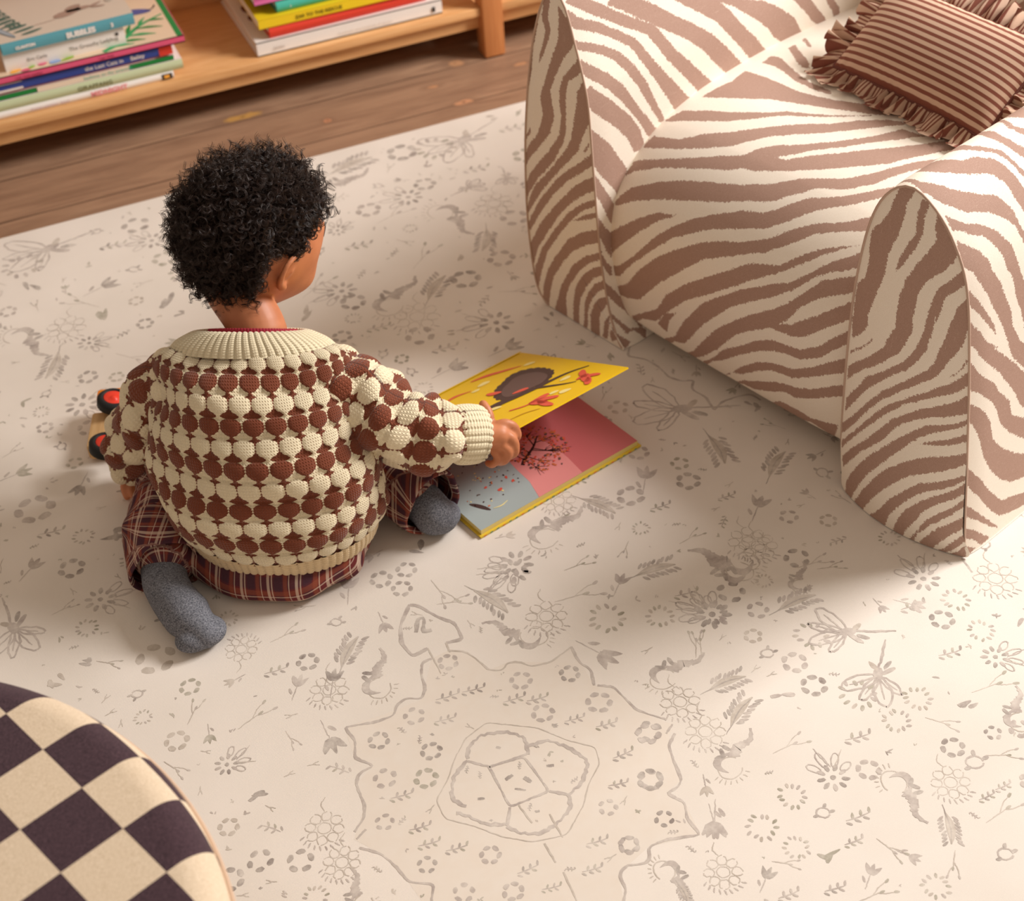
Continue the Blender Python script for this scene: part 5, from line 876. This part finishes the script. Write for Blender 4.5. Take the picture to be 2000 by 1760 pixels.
def rib_band(name, rings, nribs, mat, amp=.0022, nr=34, flip=False):
    Rg = np.array([np.r_[c, a, b] for c, a, b in rings], float); D, u_ = catmull(Rg, nr); nc = nribs*8; th = np.linspace(0, 2*np.pi, nc, endpoint=False)
    P = D[:, None, :3]+np.cos(th)[None, :, None]*D[:, None, 3:6]+np.sin(th)[None, :, None]*D[:, None, 6:9]
    dth = np.roll(P, -1, 1)-np.roll(P, 1, 1); dv_ = np.gradient(P, axis=0); nn = np.cross(dth, dv_); nn /= np.linalg.norm(nn, axis=2)[..., None]+1e-12; sg = np.sign((nn*(P-D[:, None, :3])).sum(2).mean()); nn = nn*sg
    w_ = np.abs(np.sin(th*nribs/2))**.7; P = P+nn*(w_*amp)[None, :, None]
    k = np.stack([(th*nribs/(2*np.pi))[None]*1.0+.5+0*P[..., 0], (u_/.0042)[:, None]+0*P[..., 0], 0*P[..., 0]], -1)
    return fast_mesh(name, P.reshape(-1, 3)-KO, grid_faces(nr, nc, True, sg < 0), mat, sweater, True, {'kn': k.reshape(-1, 3)})
def ring_(x, y_, z, a, b, tilt=0): return ((x, y_, z), Lx*a, -Fw*b+np.array([0, 0, tilt]))
rib_band('collar', [ring_(.2805, 1.800, .2880, .119, .068, .031), ring_(.282, 1.805, .295, .110, .065, .033), ring_(.284, 1.811, .300, .096, .061, .035), ring_(.286, 1.816, .303, .083, .056, .036), ring_(.287, 1.818, .301, .074, .052, .036), ring_(.286, 1.816, .288, .070, .050, .036)], 62, M_rib, .0024)
rib_band('hem_band', [ring_(.251, 1.676, .079, .143, .104), ring_(.252, 1.676, .068, .141, .104), ring_(.252, 1.676, .057, .138, .102), ring_(.252, 1.676, .050, .134, .098), ring_(.252, 1.676, .056, .130, .094)], 74, M_rib2, .0022)
def cuff(rg, path, r, nribs):
    P = np.array(path, float); T = np.gradient(P, axis=0); T /= np.linalg.norm(T, axis=1)[:, None]; u0 = rg[-1][1]/np.linalg.norm(rg[-1][1]); out = []
    for p, t, q_ in zip(P, T, r): u1 = u0-t*(u0@t); u1 /= np.linalg.norm(u1); out.append((p, u1*q_, np.cross(t, u1)*q_))
    return rib_band('cuff', out, nribs, M_rib, .0028)
cuff(rgR, [(.506, 1.620, .172), (.512, 1.6195, .1705), (.526, 1.6195, .166), (.540, 1.6200, .161), (.5455, 1.6203, .159), (.542, 1.620, .160), (.530, 1.619, .164)], [.034, .0400, .0415, .0405, .0365, .032, .031], 26)
cuff(rgL, [(.083, 1.914, .066), (.082, 1.918, .060), (.080, 1.922, .048), (.078, 1.925, .040), (.078, 1.923, .044)], [.030, .0345, .034, .031, .027], 24)
# undershirt collar
rgs = [ring_(.287, 1.814, .290, .070, .052, .036), ring_(.289, 1.819, .301, .064, .049, .036), ring_(.289, 1.820, .304, .062, .047, .036), ring_(.289, 1.819, .298, .060, .045, .036)]
us = rib_band('shirt_collar', rgs, 90, flat('shirt_red', (150, 34, 52), .8), .0006, 20); us.parent = kid

# ---- checked trousers ----
def plaid_mat():
    q = NT('plaid_flannel', .9, .12); sp = q.n('SeparateXYZ'); q.t.links.new(q.attr('plaid', 'Vector'), sp.inputs[0])
    nz = q.noise(q.coord('Object'), 700, 2, .7)
    a, b = q.math('MULTIPLY', sp.outputs[0], 1/.040), q.math('MULTIPLY', sp.outputs[1], 1/.040)
    def band(v, lo, hi):
        f = q.math('FRACT', v); return q.math('MULTIPLY', q.math('GREATER_THAN', f, lo), q.math('LESS_THAN', f, hi))
    c = srgb(104, 36, 42)
    for v in (a, b): c = q.mix(q.math('MULTIPLY', band(v, .30, .58), .55), c, srgb(48, 36, 54))
    for v in (a, b): c = q.mix(q.math('MULTIPLY', band(v, .62, .76), .5), c, srgb(150, 78, 54))
    for v in (a, b):
        for lo, hi in ((.03, .13), (.19, .235), (.80, .835)): c = q.mix(q.math('MULTIPLY', band(v, lo, hi), .50), c, srgb(236, 214, 192))
    q.col(q.mix(q.math('MULTIPLY', nz, .18), c, srgb(150, 110, 100))); q.bump(nz, .3, .0006); return q.m
def limb_uv(P, segs):
    """along and around the nearest limb, in metres"""
    best = np.full(len(P), 9.0); out = np.zeros((len(P), 3))
    for (A, B, r, uo, vo) in segs:
        A, B = np.array(A), np.array(B); e = B-A; L = np.linalg.norm(e); e = e/L; w_ = P-A; t = w_@e; tc = np.clip(t, 0, L); q_ = w_-tc[:, None]*e; d = np.linalg.norm(q_, axis=1)-r
        n1 = np.cross(e, (0, 0, 1)); n1 /= np.linalg.norm(n1); n2 = np.cross(n1, e); an = np.arctan2(q_@n1, q_@n2); k = d < best; best[k] = d[k]; out[k, 0] = (t+uo)[k]; out[k, 1] = (an*r+vo)[k]
    return out
def set_uv(me, segs):
    co = np.empty(len(me.vertices)*3, np.float32); me.vertices.foreach_get('co', co); uvw = limb_uv(co.reshape(-1, 3)+KO, segs)
    me.attributes.new('plaid', 'FLOAT_VECTOR', 'POINT').data.foreach_set('vector', uvw.astype(np.float32).ravel())
PSEG = [((.10, 1.745, .06), (.40, 1.59, .06), .074, 0, .012), ((.175, 1.745, .058), (.116, 1.842, .050), .052, 0, 0), ((.112, 1.845, .048), (.077, 1.70, .044), .048, 0, 0), ((.315, 1.67, .062), (.405, 1.84, .06), .058, 0, 0), ((.402, 1.84, .056), (.442, 1.68, .048), .050, 0, 0)]
M_plaid = plaid_mat()
pants = [capsule([(.180, 1.718, .060), (.210, 1.700, .068), (.247, 1.686, .070), (.288, 1.666, .068), (.318, 1.658, .060)], [.058, .067, .069, .067, .058], 30, 30),
         ellipsoid((.238, 1.672, .028), (.138, .107, .054), np.stack([Lx, Fw, np.array([0, 0, 1.])], 1)),
         capsule([(.175, 1.745, .058), (.144, 1.80, .056), (.116, 1.842, .050)], [.058, .052, .044], 24), capsule([(.114, 1.845, .046), (.098, 1.81, .046), (.082, 1.76, .046), (.077, 1.712, .043)], [.044, .047, .050, .047], 24),
         capsule([(.315, 1.67, .062), (.375, 1.77, .068), (.405, 1.83, .060)], [.062, .058, .052], 24), capsule([(.402, 1.84, .056), (.410, 1.79, .056), (.425, 1.735, .052), (.446, 1.680, .048)], [.050, .052, .052, .048], 24)]
tro = union('trousers', pants, M_plaid, kid, .0042, 8)
me = tro.data; co = np.empty(len(me.vertices)*3, np.float32); me.vertices.foreach_get('co', co); co = co.reshape(-1, 3); nm = np.empty(len(co)*3, np.float32); me.vertices.foreach_get('normal', nm); nm = nm.reshape(-1, 3)
W_ = co+KO; f_ = .0022*np.sin(W_[:, 0]*70+W_[:, 1]*30+W_[:, 2]*40)+.0016*np.sin(W_[:, 1]*110+W_[:, 0]*50); co += nm*f_[:, None]; co[:, 2] = np.maximum(co[:, 2], .0016); me.vertices.foreach_set('co', co.ravel()); me.update(); set_uv(me, PSEG)
def pant_cuff(path, rad):
    P = np.array(path, float); T = np.gradient(P, axis=0); T /= np.linalg.norm(T, axis=1)[:, None]; nr, nc = 26, 64; D = catmull(np.c_[P, rad], nr)[0]; th = np.linspace(0, 2*np.pi, nc, endpoint=False); V = []
    for i in range(nr):
        t = D[min(i+1, nr-1), :3]-D[max(i-1, 0), :3]; t /= np.linalg.norm(t)+1e-9; 
        if i == 0: t0 = t
        t = t0; u1 = np.cross(t, (0, 0, 1)); u1 /= np.linalg.norm(u1); v1 = np.cross(t, u1); r = D[i, 3]*(1+.05*np.sin(3*th+.4)+.04*np.sin(5*th+i*.05)); p = D[i, :3]+np.cos(th)[:, None]*u1*r[:, None]+np.sin(th)[:, None]*v1*r[:, None]; p[:, 2] = np.maximum(p[:, 2], .0018); V.append(p)
    o = fast_mesh('trouser_cuff', np.vstack(V)-KO, grid_faces(nr, nc, True, True), M_plaid, tro); set_uv(o.data, PSEG)
pant_cuff([(.080, 1.765, .047), (.078, 1.725, .045), (.075, 1.684, .042), (.0745, 1.678, .042), (.075, 1.688, .042)], [.050, .0515, .0525, .050, .046])
pant_cuff([(.428, 1.725, .052), (.444, 1.685, .050), (.465, 1.632, .048), (.4675, 1.626, .048), (.464, 1.635, .048)], [.050, .0515, .0530, .050, .045])
# ---- socks ----
def sock_mat():
    q = NT('sock_marl', .92, .1); v = q.coord('Object'); n = q.noise(v, 480, 3, .8); n2 = q.noise(v, 40, 2)
    c = q.mix(q.step(n, .36, .64), srgb(62, 64, 72), srgb(150, 152, 160)); q.col(q.mix(q.math('MULTIPLY', n2, .25), c, srgb(92, 94, 104))); q.bump(n, .35, .0008); return q.m
M_sock = sock_mat()
union('sock', [capsule([(.072, 1.725, .036), (.070, 1.690, .034), (.066, 1.660, .031)], [.031, .033, .033], 22), capsule([(.066, 1.665, .031), (.070, 1.628, .029), (.080, 1.588, .027), (.094, 1.552, .021)], [.033, .033, .035, .022], 22), ellipsoid((.096, 1.556, .020), (.030, .026, .019)), ellipsoid((.078, 1.552, .018), (.028, .022, .017)), capsule([(.066, 1.672, .024), (.062, 1.66, .024)], [.024, .023], 18)], M_sock, kid, .0028, 10)
union('sock', [capsule([(.448, 1.68, .040), (.458, 1.645, .038), (.465, 1.620, .033)], [.030, .032, .031], 22), capsule([(.464, 1.622, .031), (.476, 1.618, .029), (.484, 1.622, .024)], [.031, .029, .022], 22)], M_sock, kid, .0028, 8)

# ---------------- the open picture book in the child's hand ----------------
E1 = np.array([.305, .079, 0]); E2 = np.array([-.075, .297, 0]); LN = np.array([.518, 1.573, 0.]); e1u, e2u = E1/np.linalg.norm(E1), E2/np.linalg.norm(E2); BW, BH = .315, .306
bk = thing('picture_book', 'open yellow picture book with a hedgehog cover, held by the child', 'picture book', tuple(LN+[0, 0, .001]), math.atan2(E1[1], E1[0]))
# local frame: x along the fore edge, y towards the spine, z up
YB = flat('book_yellow', (238, 196, 30), .35); YB2 = flat('book_yellow_edge', (222, 190, 60), .45); GB = flat('page_grey_blue', (168, 180, 178), .3); PB = flat('page_rose', (206, 112, 112), .3); PB2 = flat('page_rose_light', (230, 148, 144), .3)
BR = flat('hedgehog_brown', (78, 58, 54), .5); BR2 = flat('hedgehog_back', (104, 82, 76), .5); RD = flat('leaf_red', (224, 92, 72), .45); WHT = flat('print_petal', (244, 226, 150), .45); OR2 = flat('print_berry', (206, 112, 66), .5); DK = flat('twig_dark', (70, 40, 36), .5)
def zin(z): return z
J = Join(); J.box(0, BW, 0, BH, 0, .0028, YB2)
for k in range(26): J.box(.006+k*.0118, .0105+k*.0118, -.0003, .0, .0004, .0026, flat('leaf_border', (120, 150, 110), .5) if k % 3 else flat('border_orange', (226, 130, 50), .5))
J.obj('back_cover', bk)
J = Join(); J.box(.004, BW-.004, .004, BH, .0028, .0112, flat('page_block', (226, 206, 130), .6)); J.obj('page_block', bk)
J = Join(); z0 = .0114
J.add([(x, y, z0) for x, y in ((.004, .004), (.114, .004), (.125, .042), (.127, .077), (.131, .108), (.150, .20), (.165, BH-.004), (.004, BH-.004))], [tuple(range(8))], GB)
J.add([(x, y, z0) for x, y in ((.114, .004), (BW-.004, .004), (BW-.004, BH-.004), (.165, BH-.004), (.150, .20), (.131, .108), (.127, .077), (.125, .042))], [tuple(range(8))], PB)
J.add([(x, y, z0+.0001) for x, y in ((.1145, .004), (.199, .004), (.204, .045), (.205, .081), (.196, .12), (.180, .14), (.131, .108), (.127, .077), (.125, .042))], [tuple(range(9))], PB2)
rb = lambda pts, wd, mat, z: ribbon3(J, pts, wd, mat, z, 14)
rb([(.140, .078), (.150, .086), (.162, .092), (.182, .103), (.200, .118)], [.006, .006, .004, .003, .002], DK, z0+.0003)
for (x, y, dx, dy) in ((.150, .086, -.012, .035), (.158, .090, .018, -.030), (.166, .094, -.006, .036), (.172, .098, .030, -.022), (.182, .103, .010, .034), (.186, .108, .034, -.006), (.150, .086, .006, -.034), (.176, .10, .036, -.034)):
    rb([(x, y), (x+dx*.5, y+dy*.7), (x+dx, y+dy)], [.0022, .0014, .0007], DK, z0+.0003)
    for q_ in range(7): rb([(x+dx*.5, y+dy*.7), (x+dx+u(-.014, .014), y+dy+u(-.014, .014))], [.0010, .0005], DK, z0+.0003)
for q_ in range(260):
    a_ = u(0, 6.28); r_ = u(.2, 1)**.6; blobs(J, [(.182+.048*r_*math.cos(a_), .095+.056*r_*math.sin(a_), u(.0012, .0030), u(.0010, .0022), u(0, 180))], [OR2, RD, OR2, BR2][q_ % 4], z0+.0005+.000002*q_, 7)
for q_ in range(70): blobs(J, [(u(.025, .118), u(.035, .16), u(.0010, .0022), u(.0008, .0016), u(0, 180))], [OR2, BR2, WHT, DK][q_ % 4], z0+.0004, 7)
blobs(J, [(.034, .046, .018, .0038, -62)], BR, z0+.0004); blobs(J, [(.080, .057, .0045, .0028, 10), (.107, .060, .0035, .002, 40), (.104, .073, .0035, .002, 70), (.066, .075, .003, .002, 20)], RD, z0+.0004)
rb([(.047, .030), (.060, .027), (.074, .030)], [.0008, .0022, .0008], WHT, z0+.0005)
pg = J.obj('picture_page', bk)
# the raised front cover, hinged on the spine edge
hinge = bpy.data.objects.new('front_cover_hinge', None)
ang_ = math.radians(25.0); ca_, sa_ = math.cos(ang_), math.sin(ang_)
def cv(x, y, z):  # cover frame: x along edge, y distance from the spine, z out of the cover (up)
    return (x, BH-y*ca_+z*sa_, .0118+y*sa_+z*ca_)
J = Join()
def addc(V, F, mat): J.add([cv(*v) for v in V], F, mat)
V = [(x, y, z) for z in (-.0026, 0) for y in (0, BH) for x in (0, BW)]; addc(V, [(0, 2, 3, 1)[::-1], (4, 5, 7, 6)[::-1], (0, 1, 5, 4)[::-1], (2, 6, 7, 3)[::-1], (0, 4, 6, 2)[::-1], (1, 3, 7, 5)[::-1]], YB)
class CJ:
    def add(s, V, F, mat): addc([tuple(v) for v in V], [f[::-1] for f in F], mat)
K_ = CJ()
# hedgehog curled on a branch: u = x (0 left .. BW right), v = distance from spine
def kb(pts, mat, z): blobs(K_, pts, mat, z)
def kr(pts, wd, mat, z): ribbon3(K_, pts, wd, mat, z, 18)
hog = catmull([(.173, .129), (.194, .106), (.212, .096), (.234, .083), (.253, .084), (.267, .098), (.275, .122), (.272, .157), (.257, .176), (.237, .188), (.218, .186), (.194, .183), (.174, .178), (.163, .160)], 90, True)[0][:-1]
ctr_ = hog.mean(0); spk = 1+.055*np.abs(np.sin(np.arange(len(hog))*math.pi/4.0)); P = ctr_+(hog-ctr_)*spk[:, None]; K_.add(np.c_[P, np.full(len(P), .0003)], [tuple(range(len(P)))], BR)
P = ctr_+np.array([-.003, .008])+(hog-ctr_)*.78; K_.add(np.c_[P, np.full(len(P), .0005)], [tuple(range(len(P)))], BR2)
kr([(.120, .184), (.150, .178), (.185, .188), (.215, .194), (.245, .196), (.275, .202), (.303, .218)], [.022, .020, .014, .011, .009, .006, .003], BR, .0008)
kr([(.215, .196), (.226, .216), (.240, .240), (.251, .254)], [.007, .006, .004, .002], BR, .0009)
kb([(.176, .124, .014, .007, 60), (.198, .172, .014, .006, 20)], RD, .0010); kb([(.134, .188, .014, .006, 25)], WHT, .0010)
kr([(.198, .018), (.222, .026), (.246, .044), (.272, .064)], [.005, .012, .009, .002], RD, .0006); kr([(.118, .056), (.146, .048), (.172, .060)], [.003, .009, .002], RD, .0006)
kr([(.138, .228), (.156, .240), (.176, .247)], [.004, .0045, .004], RD, .0008)
for (x, y, d, L_) in ((.186, .243, 0, .020), (.190, .258, 55, .022), (.176, .272, 95, .024), (.174, .256, 70, .018)): kb([(x, y, L_, .007, d)], RD, .0010)
for (x, y, d, L_) in ((.277, .236, -60, .018), (.276, .262, 60, .016), (.262, .262, 110, .020), (.258, .276, 130, .018), (.268, .248, 0, .012)): kb([(x, y, L_, .006, d)], RD, .0010)
kb([(.282, .074, .010, .006, 30), (.199, .057, .012, .007, 0), (.219, .266, .010, .007, 20), (.255, .218, .010, .006, 0), (.175, .070, .008, .005, 0), (.210, .249, .008, .005, 10), (.10, .12, .010, .006, 10), (.06, .2, .010, .006, 10)], WHT, .0007)
kr([(.110, .262), (.140, .268), (.160, .282)], [.002, .004, .002], flat('book_gold', (206, 150, 30), .4), .0006)
J.obj('front_cover', bk)
J = Join(); V = [(x, y, z) for z in (-.0034, -.0027) for y in (.002, BH-.004) for x in (.004, BW-.004)]
J.add([cv(*v) for v in V], [(0, 2, 3, 1), (4, 5, 7, 6), (0, 1, 5, 4), (2, 6, 7, 3), (0, 4, 6, 2), (1, 3, 7, 5)], PB); J.obj('endpaper', bk)
J = Join(); n = 12; V = []
for x in (0, BW):
    for k in range(n+1): t_ = k/n*math.pi*.9-1.2; V.append((x, BH+.006*math.cos(t_), .0068+.0062*math.sin(t_)))
J.add(V, [(k, k+1, n+2+k, n+1+k) for k in range(n)], YB); J.obj('spine', bk, True)
